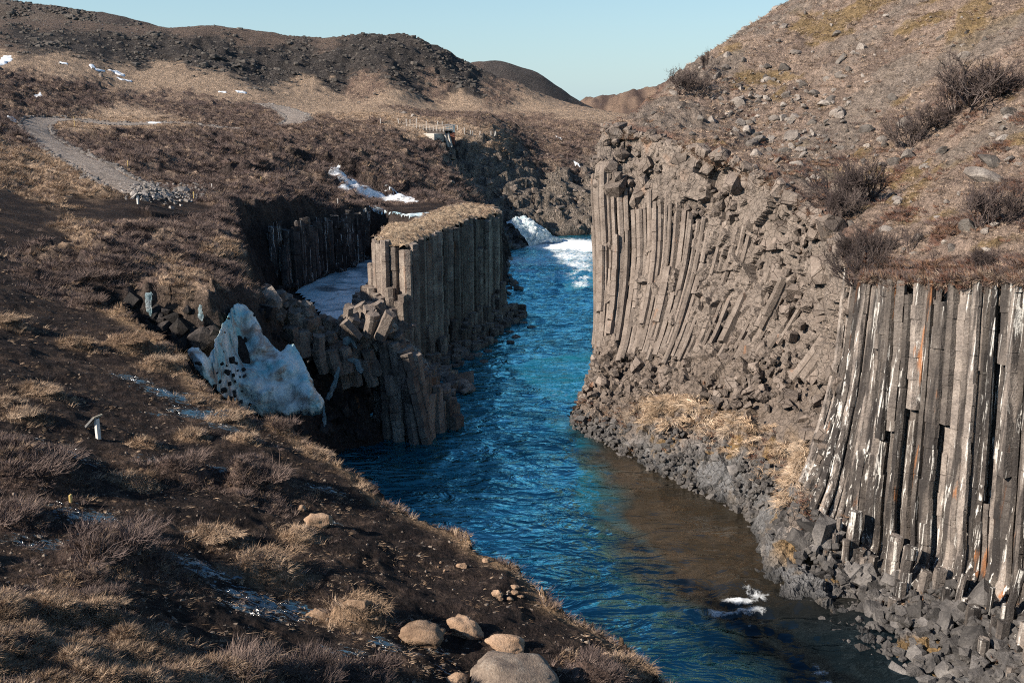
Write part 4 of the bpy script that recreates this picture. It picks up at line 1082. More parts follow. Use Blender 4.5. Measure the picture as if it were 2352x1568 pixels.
icicle([(748,915),(760,880),(772,850),(780,835),(783,850),(776,880),(765,905),(757,920)], 70, 'thin strand of ice on dark rock right of the ice mound', seed=13)
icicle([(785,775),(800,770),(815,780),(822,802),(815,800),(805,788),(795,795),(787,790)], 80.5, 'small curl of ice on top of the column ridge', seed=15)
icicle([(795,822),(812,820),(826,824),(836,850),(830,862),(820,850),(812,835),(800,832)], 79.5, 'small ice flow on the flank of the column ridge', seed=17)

def drape(name, poly, mat, label, cat='snow', th=0.12, z=None, hf=None, step=None, group=None, noise=0.5):
    """thin patch lying on the ground inside an outline known in the survey view"""
    hit = hf or left_hit
    W = np.array([(uz(a, b, z) if z is not None else hit(a, b)) for a, b in poly]); lo = W[:, :2].min(0); hi = W[:, :2].max(0)
    n = 44; gx, gy = np.meshgrid(np.linspace(lo[0] - .2, hi[0] + .2, n), np.linspace(lo[1] - .2, hi[1] + .2, n)); gx, gy = gx.ravel(), gy.ravel()
    sz = math.sqrt((hi - lo).prod()) 
    d = poly_sd(gx, gy, W) + fbm2(gx / max(.6, sz * .12), gy / max(.6, sz * .12), 7, 3) * sz * .03 * noise * 2
    gz = (np.full(len(gx), z) if z is not None else HG(gx, gy)) + th * np.clip(d / max(.25, sz * .06), -1.2, 1) + (0.05 if z is None else 0)
    q = grid_quads(n, n); q = q[(d[q] > -max(.2, sz * .03)).all(1)]
    q = q[np.ptp(gz[q], axis=1) < max(.5, sz * .05)]
    if len(q) == 0: return
    V_ = np.c_[gx, gy, gz]; used = np.unique(q); mp = np.zeros(len(V_), int); mp[used] = np.arange(len(used))
    o = link(name, mesh_np(name, V_[used], mp[q]), M[mat]); return tag(o, label, cat, group)
sheet = drape('ice_sheet', [(690,664),(715,652),(760,632),(800,612),(850,586),(890,562),(905,575),(890,640),(880,700),(840,728),(800,745),(760,735),(725,705)], 'icesheet', 'flat grey white ice sheet covering the side channel left of the stack', 'ice', .1, 5.55)
drape('snow_patch', [(757,376),(775,383),(800,410),(830,427),(880,437),(930,452),(958,464),(915,461),(850,449),(806,436),(778,412),(762,396)], 'snow', 'long white snow ribbon running down the gully above the stack', th=.3)
drape('snow_patch', [(842,470),(862,473),(890,486),(935,493),(1008,490),(1003,497),(940,500),(895,497),(866,484)], 'icesheet', 'icy stream bed of white and blue ice behind the stack', 'ice', .25)
snr = link('snow_patch', slab('snow_patch', [(875,736),(908,738),(918,758),(940,782),(968,806),(992,846),(1003,862),(985,850),(960,822),(930,795),(905,770)], lambda a_, b_: float(uz(a_, b_, 10.8 - max(0, b_ - 736) * .062)[1]) - 1.2, .3, None, 1.6, .5, 19, .1, .8)[0], M['snow'])
tag(snr, 'thin snow ribbon lying along the crest of the column ridge', 'snow')
for pl, lab in [([(205,148),(214,148),(222,158),(240,161),(241,164),(222,162),(210,157)], 'small snow streak on the hill slope nearest the round boulder'),
    ([(247,161),(268,162),(287,171),(285,175),(272,172),(262,166)], 'snow streak just right of the round boulder on the slope'),
    ([(267,177),(303,185),(303,188),(280,184)], 'thin snow streak below and right of the round boulder'),
    ([(-4,142),(8,128),(24,127),(27,136),(12,146),(-4,150)], 'bright snow patch at the left edge of the hillside'),
    ([(137,142),(155,145),(155,148),(140,146)], 'tiny snow streak left of the round boulder on the slope'),
    ([(541,208),(567,212),(565,215),(545,212)], 'thin snow streak on the tan flat beside the far bend of the track'),
    ([(502,209),(520,211),(519,213),(503,212)], 'faint snow streak left of another on the tan flat'),
    ([(81,216),(92,212),(96,217),(88,223),(80,220)], 'small snow patch in dark heather on the left slope'),
    ([(18,267),(28,268),(40,276),(38,282),(26,276)], 'small snow patch in the ditch left of the track'),
    ([(337,279),(370,281),(372,285),(340,284)], 'thin strip of snow along the edge of the far track'),
    ([(1277,311),(1290,316),(1291,321),(1281,317)], 'small snow patch on the heather right of the bridge'),
    ([(1318,371),(1330,377),(1332,382),(1321,378)], 'small snow patch in the gorge beside the cliff edge')]:
    drape('snow_patch', pl, 'snow', lab, th=.15)

t = NT('falling_water'); P = t.pos()
a = t.noise(t.vmul(P, (1.0, 1.0, .5)), 1.1, 8, .75, 1.0)
M['falls'] = t.done(t.mix((0.22, 0.38, 0.42), (0.86, 0.88, 0.88), t.ramp(a, [(.36, 0), (.56, 1)])), .55, t.bump(a, .8, .8), .3)
wf = []; nr, nc = 46, 26
A0, A1 = uy(1165, 508, 203), uy(1208, 500, 209); B0, B1 = uz(1222, 566, .1), uz(1300, 556, .1)
for i in range(nr):
    s = i / (nr - 1)
    L0, L1 = A0 + (B0 - A0) * s, A1 + (B1 - A1) * s
    for j in range(nc):
        w = j / (nc - 1); p = L0 + (L1 - L0) * w
        p[2] = (A0[2] + .4) * (1 - s ** 1.5) + .35 * (s) + math.sin(w * 9 + s * 4) * .25 + (0.9 * math.sin(math.pi * w) - .6)
        p = p + np.array((0, -1.6 * math.sin(math.pi * s), 0)); wf.append(p)
wf = np.array(wf); wf += np.c_[fbm3(wf / .9, 3, 3), fbm3(wf / .9, 5, 3), fbm3(wf / .9, 7, 3)] * .4
fall = tag(link('waterfall', mesh_np('waterfall', wf, grid_quads(nr, nc)), M['falls']), 'white waterfall pouring over the ledge into the river at the far end', 'waterfall')

# ------------------------------------------------------------------ boulders
def ico(sub):
    bm = bmesh.new(); bmesh.ops.create_icosphere(bm, subdivisions=sub, radius=1.0)
    V_ = np.array([v.co for v in bm.verts]); T_ = np.array([[v.index for v in f.verts] for f in bm.faces]); bm.free(); return V_, T_
ICO4, ICO3 = ico(4), ico(3)
def boulder_mesh(dim, seed, ang=.3, base=ICO4, cut=None):
    V_, T_ = base; V_ = V_.copy(); rr = np.random.default_rng(seed)
    for k in range(9):        # planed faces
        n_ = rr.normal(size=3); n_ /= np.linalg.norm(n_); h = rr.uniform(.52, .92)
        d = V_ @ n_ - h; V_ -= np.outer(np.clip(d, 0, None) * (.72 + ang * .4), n_)
    r = 1 + fbm3(V_ * 1.3 + seed, seed, 3) * .12 + fbm3(V_ * 6 + seed, seed + 3, 3) * .03 + facet3(V_ * 2.2 + seed, seed) * .07 * (ang + .35) + facet3(V_ * 5 + seed, seed + 4) * .018
    pit = np.clip(fbm3(V_ * 9 + seed, seed + 8, 2) - .45, 0, 1) * .07
    V_ = V_ * (r - pit)[:, None]
    return mesh_np('boulder', V_ * np.array(dim), tris=T_, smooth=True)
def boulder(vx, vy, wv, hv, label, mat='tanrock', seed=1, ang=.3, depth=.8, sink=.35, group=None, rz=0, tilt=0):
    """vx, vy: foot of the boulder in the survey view; wv, hv: visible width and height there"""
    p = left_hit(vx, vy); k = p[1] / (CT + ST * (341 - vy * 1024 / 2352) / F) / F * 1024 / 2352
    w = wv * k / 2; h = hv * k * .95
    o = link('boulder', boulder_mesh((w, w * depth, h * (1 + sink) / 2 * 1.05), seed, ang), M[mat])
    o.location = (p[0], p[1] + w * depth * .35, p[2] + h * .28 - h * sink * .5); o.rotation_euler = (0, tilt, rz)
    return tag(o, label, 'boulder', group)
boulder(1187, 1600, 215, 130, 'large grey pitted boulder with a cleft at the bottom edge of the photo', 'greyrock', 3, .25, .8, .3)
boulder(967, 1480, 126, 58, 'smooth rounded tan boulder lying on the dark mud', 'tanrock', 5, .2, .75, .35)
boulder(1066, 1460, 92, 54, 'angular split tan boulder right of the smooth round one', 'tanrock', 8, .75, .6, .2, tilt=.25)
boulder(1160, 1487, 92, 34, 'low flat tan boulder just above the large grey one', 'tanrock', 9, .35, .6, .4)
boulder(1046, 1568, 72, 36, 'half buried dark tan boulder left of the large grey one', 'tanrock', 11, .3, .7, .5)
boulder(735, 1418, 70, 34, 'tan slab leaning on the left side of the mossy mound', 'tanrock', 13, .6, .5, .2)
boulder(815, 1392, 80, 22, 'long flat tan slab on top of the mossy mound', 'tanrock', 15, .7, .4, .3, tilt=-.12)
boulder(864, 1420, 16, 8, 'small pale stone on the right flank of the mossy mound', 'tanrock', 17)
boulder(725, 1203, 80, 34, 'pale tan oblong boulder beside an icy puddle', 'tanrock', 19, .35, .5, .25)
boulder(693, 1172, 20, 18, 'small round stone tucked behind the pale oblong boulder', 'tanrock', 21, .3, .8, .2)
boulder(1061, 1303, 26, 15, 'small tan stone alone on the mud below the grassy rim', 'tanrock', 23, .5, .8, .2)
boulder(1117, 1290, 20, 12, 'squarish pale stone at the foot of the rim grass', 'tanrock', 25, .7, .8, .2)
boulder(1142, 1370, 36, 22, 'largest stone of the little pile near the rim', 'tanrock', 27, .5, .7, .2)
boulder(1182, 1363, 20, 11, 'round pale pebble in the little pile near the rim', 'tanrock', 29, .1, .8, .1)
boulder(1170, 1376, 20, 10, 'flat stone at the front of the little pile near the rim', 'tanrock', 31, .6, .8, .3)
boulder(1150, 1377, 14, 8, 'smallest stone at the front left of the little pile', 'tanrock', 33, .5, .8, .3)
boulder(1178, 1349, 30, 8, 'thin slab at the back of the little pile near the rim', 'tanrock', 35, .8, .6, .3)
boulder(1194, 1370, 20, 6, 'thin slab on the right of the little pile near the rim', 'tanrock', 37, .8, .6, .3)
boulder(1006, 1302, 7, 7, 'left one of three pebbles scattered on bare mud', 'tanrock', 39)
boulder(1021, 1312, 7, 8, 'lowest of three pebbles scattered on bare mud', 'tanrock', 41)
boulder(1012, 1292, 7, 6, 'topmost of three pebbles scattered on bare mud', 'tanrock', 43)
boulder(1349, 1478, 14, 12, 'small angular stone alone near the lower rim', 'greyrock', 45, .8)
boulder(1286, 1540, 16, 13, 'small tan stone beside heather at the right of the grey boulder', 'tanrock', 47, .4)
boulder(232, 175, 11, 9, 'round dark boulder alone on the tan hill slope', 'rock', 49, .2)
boulder(137, 147, 9, 5, 'small dark boulder beside a tiny snow streak on the slope', 'rock', 51, .3)
boulder(926, 262, 22, 9, 'pale grey outcrop boulder above the bridge', 'rock', 53, .6)
boulder(949, 267, 14, 8, 'dark outcrop boulder above the bridge, right one', 'rock', 55, .6)

# rubble heap at the end of the track and stones along its edges
rg = np.random.default_rng(85)
heap = empty('stone_heap', tuple(left_hit(345, 448))); tag(heap, 'heap of rounded grey stones where the gravel track ends', 'stone heap')
so = np.array(heap.location); Pr = []; ss = []
RND = []
for i in range(6):
    V_, T_ = ICO3; V_ = V_ * (1 + fbm3(V_ * 1.4 + i * 7, i, 2) * .25)[:, None] * (1, .85, .7); RND.append((V_, T_))
RND2 = [(v, t_) for v, t_ in [rock_proto(900 + i, .2, .7) for i in range(6)]]
for i in range(420):
    f = rg.random(); vx = 285 + f * 180 + rg.normal(0, 14); vy = 466 - f * 26 + rg.normal(0, 10) - (f > .6) * 4
    if f < .55: vx = 345 + rg.normal(0, 26); vy = 440 + rg.normal(0, 10)
    q = left_hit(vx, vy); Pr.append(q + (0, 0, .08)); ss.append(np.exp(rg.normal(-1.55, .4)))
rocks(heap, 'stone', np.array(Pr) - so, np.array(ss), 'cobble', rg, 300, .4, protos=RND2)
edge_p = []
tgn = np.gradient(TRK, axis=0); tgn /= np.linalg.norm(tgn[:, :2], axis=1)[:, None]; nrm = np.c_[-tgn[:, 1], tgn[:, 0]]
for i in range(2600):
    k = int(rg.random() * (len(TRK) - 1)); s = 1 if rg.random() < .62 else -1; off = s * (2.7 + abs(rg.normal(0, .45)))
    edge_p.append(TRK[k, :2] + nrm[k] * off + tgn[k, :2] * rg.uniform(-1.5, 1.5))
edge_p = np.array(edge_p); ez = HG(edge_p[:, 0], edge_p[:, 1])
VV = []; TT = []; n = 0
for (x, y), z in zip(edge_p, ez):
    v, t_ = RND2[rg.integers(0, 6)]; s = np.exp(rg.normal(-1.35, .35)); VV.append(v * s + (x, y, z + .08)); TT.append(t_ + n); n += len(v)
tag(link('track_stones', mesh_np('track_stones', np.concatenate(VV), tris=np.concatenate(TT), smooth=False), M['cobble']), 'loose grey stones lining both edges of the gravel track', 'stones', kind='stuff')
# boulder fields on the dark hills
mk = np.where((ly > 330) & (ly < 480) & (lz > 20))[0]; wgt = (g_('scree')[mk] * 1.0 + g_('ridge')[mk] * .10 + g_('brown')[mk] * .05) * (0.35 + np.clip(fbm2(lx[mk] / 20, ly[mk] / 20, 17, 3) + .4, 0, 1.2)); wgt /= wgt.sum()
pk = rg.choice(mk, 4200, p=wgt); VV = []; TT = []; n = 0
Pb = np.c_[lx[pk], ly[pk], lz[pk]] + rg.normal(0, .6, (len(pk), 3)) * (1, 1, 0)
rid = resample(np.array(Yd([(-60,-12,560),(90,9,560),(180,22,560),(290,42,560),(330,52,560)])), 1.2)
Pb = np.r_[Pb, np.array([rid[rg.integers(0, len(rid))] + (0, -abs(rg.normal(0, 18)), 0) for i in range(900)])]
Pb[-900:, 2] -= (590 - 30 - Pb[-900:, 1]) * .0 + np.abs((560 - Pb[-900:, 1]) / 120) ** 1.35 * 120 * .62
for i, p in enumerate(Pb):
    v, t_ = RND2[rg.integers(0, 6)]; s = np.clip(np.exp(rg.normal(-.75, .5)), .2, 2.2) * (1.4 if i >= 4200 else 1); VV.append(v * s + p); TT.append(t_ + n); n += len(v)
tag(link('scree_boulders', mesh_np('scree_boulders', np.concatenate(VV), tris=np.concatenate(TT), smooth=False), M['rock']), 'dark boulder fields strewn over the far hill slopes', 'boulders', kind='stuff')
# rocks on the right hillside
HRK = []
for i in range(10):
    V_, T_ = ico(2); rr_ = np.random.default_rng(700 + i)
    for k_ in range(8):
        n_ = rr_.normal(size=3); n_ /= np.linalg.norm(n_); V_ = V_ - np.outer(np.clip(V_ @ n_ - rr_.uniform(.5, .85), 0, None), n_)
    HRK.append((V_ * (1 + fbm3(V_ * 2 + i * 5, i, 2) * .1)[:, None] * (1, .85, .62), T_))
rg = np.random.default_rng(95); Pr = []; ss = []
for i in range(520):
    vx = rg.uniform(1480, 2340); vy = rg.uniform(10, 600)
    if rg.random() < .62: vx = rg.normal(1790, 130); vy = 250 + (vx - 1790) * .35 + rg.normal(0, 70)
    q = right_hit(vx, vy)
    if q[1] > 230 or q[1] < 45: continue
    Pr.append(q + (0, 0, .05)); ss.append(np.clip(np.exp(rg.normal(-1.2, .55)), .12, 1.3))
for cx, cy, w in [(2120,1110,160),(1380,965,75),(2245,815,75),(1095,795,90),(905,650,90),(1020,690,70),(990,550,60),(1090,410,80),(630,550,70),(1080,520,70),(1240,330,90),(820,1030,70),(400,720,120),(450,850,90),(690,810,70),(2140,930,60),(2330,1130,70),(515,930,60),(600,1040,70),(700,1180,40),(1170,365,45),(1210,372,40),(1655,255,40),(500,1070,100),(200,830,80),(640,60,55),(430,205,50),(590,115,30)]:
    q = right_hit(1567.6 + cx * .3335, cy * .3335); Pr.append(q); ss.append(w * .3335 * .4354 / F * q[1] * .62)
rocks(hillside, 'hillside_rock', np.array(Pr), np.array(ss), 'rock', rg, 300, .35, (.7, 1.3), stuff_name='small_rocks', protos=HRK)

# ------------------------------------------------------------------ bridge, fence, signs
def plain(name, c, rough=.8, n=.25, sc=3.0, grain=None, metallic=0.0):
    t = NT(name); P = t.n('TexCoord').outputs['Object']
    a = t.noise(t.vmul(P, grain or (1, 1, 1)), sc, 5, .65)
    col = t.mix(c, t.ramp(a, [(.3, 1 - n), (.7, 1 + n)]), 1.0, 'MULTIPLY')
    return t.done(col, rough, t.bump(a, .02, .5), .3, Metallic=metallic)
M['timber'] = plain('weathered_timber', (.27, .215, .17), .85, .35, 4, (1, 1, 6))
M['timber_dark'] = plain('dark_timber', (.06, .05, .045), .9, .35, 4)
M['concrete'] = plain('board_marked_concrete', (.36, .335, .30), .9, .3, 1.2, (.4, .4, 6))
M['tin'] = plain('grey_blue_tin', (.16, .21, .24), .5, .3, 3)
M['rust'] = plain('rusty_tin', (.2, .075, .05), .8, .35, 3)
M['post'] = plain('pale_post_wood', (.62, .60, .56), .75, .18, 6, (3, 3, 1))
M['fencepost'] = plain('grey_fence_wood', (.5, .47, .43), .85, .2, 4)
M['stake'] = plain('yellow_stake', (.60, .43, .16), .7, .15, 4)
M['panel'] = plain('sign_panel_metal', (.17, .17, .17), .5, .12, 5)
M['panel_top'] = plain('sign_face', (.42, .36, .26), .5, .15, 5)
def bar_np(a, b, w, h=None, up=(0, 0, 1)):
    a, b = np.asarray(a, float), np.asarray(b, float); h = h or w; t = (b - a) / np.linalg.norm(b - a)
    e1 = np.cross(t, up)
    if np.linalg.norm(e1) < 1e-3: e1 = np.cross(t, (1, 0, 0))
    e1 /= np.linalg.norm(e1); e2 = np.cross(e1, t)
    V_ = np.array([p + e1 * sx * w / 2 + e2 * sz * h / 2 for p in (a, b) for sx, sz in ((-1, -1), (1, -1), (1, 1), (-1, 1))])
    return V_, np.array([(0, 1, 2, 3)[::-1], (4, 5, 6, 7), (0, 1, 5, 4), (1, 2, 6, 5), (2, 3, 7, 6), (3, 0, 4, 7)])
def bar(name, a, b, w, h, mat, parent, bevel=.015, up=(0, 0, 1)):
    V_, Q_ = bar_np(a, b, w, h, up); me_ = mesh_np(name, V_, Q_, smooth=False); o = link(name, me_, M[mat], parent)
    bm = bmesh.new(); bm.from_mesh(me_); bmesh.ops.bevel(bm, geom=bm.edges[:], offset=min(bevel, w * .2), segments=1, affect='EDGES'); bmesh.ops.recalc_face_normals(bm, faces=bm.faces); bm.to_mesh(me_); bm.free()
    return o
R_ = uy(1021, 301, 231); L_ = uy(884, 288.5, 240)
br = empty('bridge', tuple(R_)); tag(br, 'small timber bridge with slatted railings on a concrete abutment', 'bridge')
ax = (L_ - R_); LEN = np.linalg.norm(ax); ax /= LEN; dp = np.cross(ax, (0, 0, 1)); dp /= np.linalg.norm(dp); dp = dp if dp[1] > 0 else -dp; UP = np.array((0, 0, 1.0))
WD = 3.4
for k in range(46):
    s = (k + .5) / 46 * LEN; bar('deck_plank', ax * s + UP * .1, ax * s + dp * WD + UP * .1, LEN / 46 * .9, .08, 'timber', br)
for k in (0.06, .5, .94): bar('beam', dp * WD * k - UP * .34, ax * LEN + dp * WD * k - UP * .34, .3, .72, 'timber_dark', br)
for sd_ in (0, 1):
    o_ = dp * (WD * sd_)
    for i in range(19):
        s = LEN * i / 18; p = bar('railing_post', o_ + ax * s - UP * .1, o_ + ax * s + UP * 1.15, .13, .13, 'timber', br)
        if sd_ == 0 and i < 18: bar('railing_brace', o_ - dp * .35 + ax * (s) - UP * .12, o_ - dp * .03 + ax * (s + .25) + UP * .95, .09, .09, 'fencepost', br)
    for z in (.45, .8, 1.15): bar('rail', o_ + UP * z, o_ + ax * LEN + UP * z, .07 if z < 1.1 else .16, .13 if z < 1.1 else .08, 'timber', br)
c0 = uy(969, 303, 233.5) - R_; c1 = uy(997, 303, 229) - R_; c2 = uy(1019, 303, 232) - R_
abm = []
H0, H1 = -.5, -3.6
c3 = c0 + (c2 - c1)
VV = np.array([(*c[:2], h) for h in (H1, H0) for c in (c0, c1, c2, c3)])
mm = mesh_np('abutment', VV, [(0, 1, 5, 4), (1, 2, 6, 5), (2, 3, 7, 6), (3, 0, 4, 7), (4, 5, 6, 7)], smooth=False); link('abutment', mm, M['concrete'], br)
for f in (.25, .5, .75):
    z = H1 + (H0 - H1) * f
    bar('board_mark', np.array((*c0[:2], z)) + (0, -.02, 0), np.array((*c1[:2], z)) + (0, -.02, 0), .05, .05, 'concrete', br); bar('board_mark', np.array((*c1[:2], z)) + (0, -.02, 0), np.array((*c2[:2], z)) + (0, -.02, 0), .05, .05, 'concrete', br)
w0 = c2 + (.3, 0, 0)
for dx in (0.0, .75):
    bar('wing_wall', w0 + (dx, -.3, -.2), w0 + (dx + .9, -1.0, -3.2 + c2[2]), .5, .35, 'concrete', br)
shed = empty('tin_shed', tuple(uy(1023, 312, 237))); tag(shed, 'small blue grey tin shed with rusty base at the right end of the bridge', 'shed')
def boxp(name, x0, x1, y0, y1, z0, z1, mat, par):
    V_ = np.array([(x, y, z) for z in (z0, z1) for x, y in ((x0, y0), (x1, y0), (x1, y1), (x0, y1))]); return link(name, mesh_np(name, V_, [(3, 2, 1, 0), (4, 5, 6, 7), (0, 1, 5, 4), (1, 2, 6, 5), (2, 3, 7, 6), (3, 0, 4, 7)], smooth=False), M[mat], par)
boxp('base', 0, 2.2, 0, 2, -2, .85, 'rust', shed)
for i in range(9): boxp('tin_sheet', i * .26 - .03, i * .26 + .2, -.06 - (i % 2) * .04, -.01, .9, 2.5, 'tin', shed)
boxp('wall', 0, 2.2, 0, 2, .86, 2.45, 'tin', shed); boxp('roof', -.2, 2.45, -.2, 2.2, 2.46, 2.6, 'tin', shed)
for i, (cx, y0, y1, ln) in enumerate([(105,345,415,0),(440,340,430,-.15),(577,360,420,0),(648,360,432,0),(762,335,430,.05),(945,390,462,.02),(1145,385,467,.2),(1240,405,470,0),(1520,465,552,0),(1648,510,622,0),(1760,560,630,0),(1800,570,640,.05),(1932,570,650,.1),(2200,570,655,.25),(2228,600,656,0),(2140,600,642,0)]):
    vx = (1500 + cx / 4.612) / 1.7415; vb = (400 + y1 / 4.612) / 1.7415
    p = left_hit(vx, vb); h = (y1 - y0) / 4.612 / 4 / F * p[1]; h = min(max(h, 1.0), 6)
    o = bar('fence_post', (0, 0, -.2), (ln * h, 0, h), .17, .17, 'fencepost', None); o.location = p
    ORD = ['first', 'second', 'third', 'fourth', 'fifth', 'sixth', 'seventh', 'eighth', 'ninth', 'tenth', 'eleventh', 'twelfth', 'fifteenth', 'fourteenth', 'last', 'thirteenth'] if i != 12 else [''] * 12 + ['thirteenth']
    nm_ = {13: 'fifteenth', 14: 'last', 15: 'fourteenth'}.get(i, ORD[i])
    tag(o, nm_ + ' thin pale fence post from the left in the row near the bridge', 'fence post', 'fence posts near the bridge')

def sign(vx, vy, label, s=1.0, rz=0.0):
    p = left_hit(vx, vy); r = empty('information_sign', tuple(p), rz); tag(r, label, 'sign')
    po = bar('post', (0, 0, -.25), (0.015, 0, .80 * s), .17 * s, .13 * s, 'post', r, .012)
    th = math.radians(43); d = np.array((-math.cos(th), 0, -math.sin(th))); n_ = np.array((-math.sin(th), 0, math.cos(th))); c = np.array((.06 * s, 0, .92 * s)); l = .60 * s; w = .46 * s
    top = c
    pl = bar('panel', top + d * 0, top + d * l, w, .025 * s, 'panel', r, .004, up=n_)
    fc = bar('face', top + d * .03 + n_ * .018 * s, top + d * (l - .03) + n_ * .018 * s, w - .05, .008, 'panel_top', pl, .002, up=n_)
    for yy in (-1, 1): bar('rim', top + np.array((0, yy * (w / 2 - .008), 0)) - n_ * .035 * s, top + d * l + np.array((0, yy * (w / 2 - .008), 0)) - n_ * .035 * s, .016, .05 * s, 'panel', pl, .003, up=n_)
    bar('rim', top - n_ * .03 * s + (0, -w / 2, 0), top - n_ * .03 * s + (0, w / 2, 0), .05 * s, .06 * s, 'panel_top', pl, .003)
    bar('rim', top + d * l - n_ * .03 * s + (0, -w / 2, 0), top + d * l - n_ * .03 * s + (0, w / 2, 0), .016, .06 * s, 'panel', pl, .003)
    for z in (.22, .60):
        bm = bmesh.new(); bmesh.ops.create_cone(bm, cap_ends=True, segments=10, radius1=.018 * s, radius2=.014 * s, depth=.02); me_ = bpy.data.meshes.new('bolt'); bm.to_mesh(me_); bm.free()
        o = link('bolt', me_, M['panel'], po); o.location = (-.03, -.073 * s, z * s); o.rotation_euler = (math.pi / 2, 0, 0)
    return r
sign(226, 1006, 'white wooden post with a slanted reading panel standing on the dark mud', 1.0, -.35)
sign(317, 468, 'small distant reading panel on a pale post beside the stone heap', 1.15, -.35)
for vx, vy, h, lab, mt in [(487,437,.9,'pale stake on the mud right of the stone heap','post'),(445,455,.8,'short yellow stake in the grass right of the stone heap','stake'),(294,383,.9,'small yellow stake on the right edge of the gravel track','stake'),(600,420,.9,'small yellow stake in the heather above the column cliff','stake'),(172,292,2.4,'tall thin orange stake beside the far leg of the track','stake'),(162,1152,.26,'short yellow wooden stake beside a dark gully in the foreground','stake'),(776,470,1.0,'leaning pale stick in the heather above the frozen channel','post')]:
    p = left_hit(vx, vy); o = bar('stake', (0, 0, -.15), (.02, 0, h), .09 if vy < 1000 else .12, .09 if vy < 1000 else .07, mt, None); o.location = p; tag(o, lab, 'stake')
# ------------------------------------------------------------------ vegetation
def blade_mesh(name, n, rng, length, spread, width, lean=(0.25, 0), base_r=.1, droop=.35, segs=2, up=1.0):
    VV = []; QQ = []; TT = []; k = 0
    for i in range(n):
        a = rng.uniform(0, 6.283); r0 = base_r * math.sqrt(rng.random()); b = np.array((math.cos(a) * r0, math.sin(a) * r0, -.04))
        L = length * rng.uniform(.5, 1.1); d = np.array((math.cos(a) * spread + lean[0] + rng.normal(0, .18), math.sin(a) * spread + lean[1] + rng.normal(0, .18), up)); d /= np.linalg.norm(d)
        s = np.cross(d, rng.normal(size=3)); s /= np.linalg.norm(s); p = b; w = width * rng.uniform(.7, 1.2)
        pts = [b]
        for j in range(segs):
            d = d + np.array((d[0] * droop, d[1] * droop, -droop * .8)) * (j + .5) / segs * 1.3; d /= np.linalg.norm(d); p = p + d * L / segs; pts.append(p)
        for j in range(segs): VV += [pts[j] - s * w * (1 - j / segs), pts[j] + s * w * (1 - j / segs)]
        VV.append(pts[-1])
        for j in range(segs - 1): QQ.append((k + 2 * j, k + 2 * j + 1, k + 2 * j + 3, k + 2 * j + 2))
        TT.append((k + 2 * segs - 2, k + 2 * segs - 1, k + 2 * segs)); k += 2 * segs + 1
    return mesh_np(name, np.array(VV), QQ, TT, smooth=True)
def veg_mat(name, c0, c1, c2, patch=.6):
    t = NT(name); r = t.n('ObjectInfo').outputs['Random']; P = t.pos()
    n_ = t.noise(P, patch, 3, .65)
    col = t.mix(t.ramp(r, [(0, c0), (.5, c1), (1, c2)]), t.ramp(n_, [(.3, .5), (.7, 1.4)]), 1.0, 'MULTIPLY')
    return t.done(col, .85, None, .15)
M['straw'] = veg_mat('straw_grass', (.20, .13, .085), (.35, .245, .165), (.50, .37, .265))
M['gold'] = veg_mat('golden_grass', (.34, .235, .15), (.52, .38, .26), (.64, .50, .37))
M['heather'] = veg_mat('heather_twigs', (.075, .055, .05), (.135, .10, .09), (.21, .155, .13))
M['redheath'] = veg_mat('red_heath', (.12, .055, .04), (.17, .09, .06), (.22, .14, .09))
M['slope'] = veg_mat('slope_grass', (.27, .195, .145), (.37, .275, .205), (.44, .335, .25))
M['twig'] = veg_mat('bare_twigs', (.055, .042, .04), (.085, .065, .06), (.12, .095, .085))
rg = np.random.default_rng(105)
PROTO = bpy.data.collections.new('plant_sources')
def proto(name, me_, mat):
    o = bpy.data.objects.new(name, me_); me_.materials.append(M[mat]); PROTO.objects.link(o); return o
def gn_group(src):
    g = bpy.data.node_groups.new('scatter_plants', 'GeometryNodeTree')
    g.interface.new_socket('Geometry', in_out='INPUT', socket_type='NodeSocketGeometry'); g.interface.new_socket('Geometry', in_out='OUTPUT', socket_type='NodeSocketGeometry')
    N_ = g.nodes; gi = N_.new('NodeGroupInput'); go = N_.new('NodeGroupOutput'); ip = N_.new('GeometryNodeInstanceOnPoints'); oi = N_.new('GeometryNodeObjectInfo'); oi.inputs[0].default_value = src
    ar = N_.new('GeometryNodeInputNamedAttribute'); ar.data_type = 'FLOAT_VECTOR'; ar.inputs[0].default_value = 'rot'
    asz = N_.new('GeometryNodeInputNamedAttribute'); asz.data_type = 'FLOAT_VECTOR'; asz.inputs[0].default_value = 'scl'
    Lk = g.links.new; Lk(gi.outputs[0], ip.inputs['Points']); Lk(oi.outputs['Geometry'], ip.inputs['Instance']); Lk(ar.outputs[0], ip.inputs['Rotation']); Lk(asz.outputs[0], ip.inputs['Scale']); Lk(ip.outputs[0], go.inputs[0])
    return g
def scatter(name, P, size, srcs, label, cat, tilt=.15, ybias=1.0):
    which = rg.integers(0, len(srcs), len(P))
    for k, src in enumerate(srcs):
        m = which == k; p = P[m]
        if not len(p): continue
        me_ = bpy.data.meshes.new(name); me_.vertices.add(len(p)); me_.vertices.foreach_set('co', p.astype(np.float32).ravel())
        a = me_.attributes.new('rot', 'FLOAT_VECTOR', 'POINT'); r = np.c_[rg.normal(0, tilt, len(p)), rg.normal(0, tilt, len(p)), rg.normal(0, .9, len(p))]; a.data.foreach_set('vector', r.astype(np.float32).ravel())
        a = me_.attributes.new('scl', 'FLOAT_VECTOR', 'POINT'); s = size[m][:, None] * rg.uniform(.75, 1.25, (len(p), 3)); a.data.foreach_set('vector', s.astype(np.float32).ravel())
        o = link(name, me_); o.modifiers.new('scatter', 'NODES').node_group = gn_group(src); tag(o, label, cat, kind='stuff')
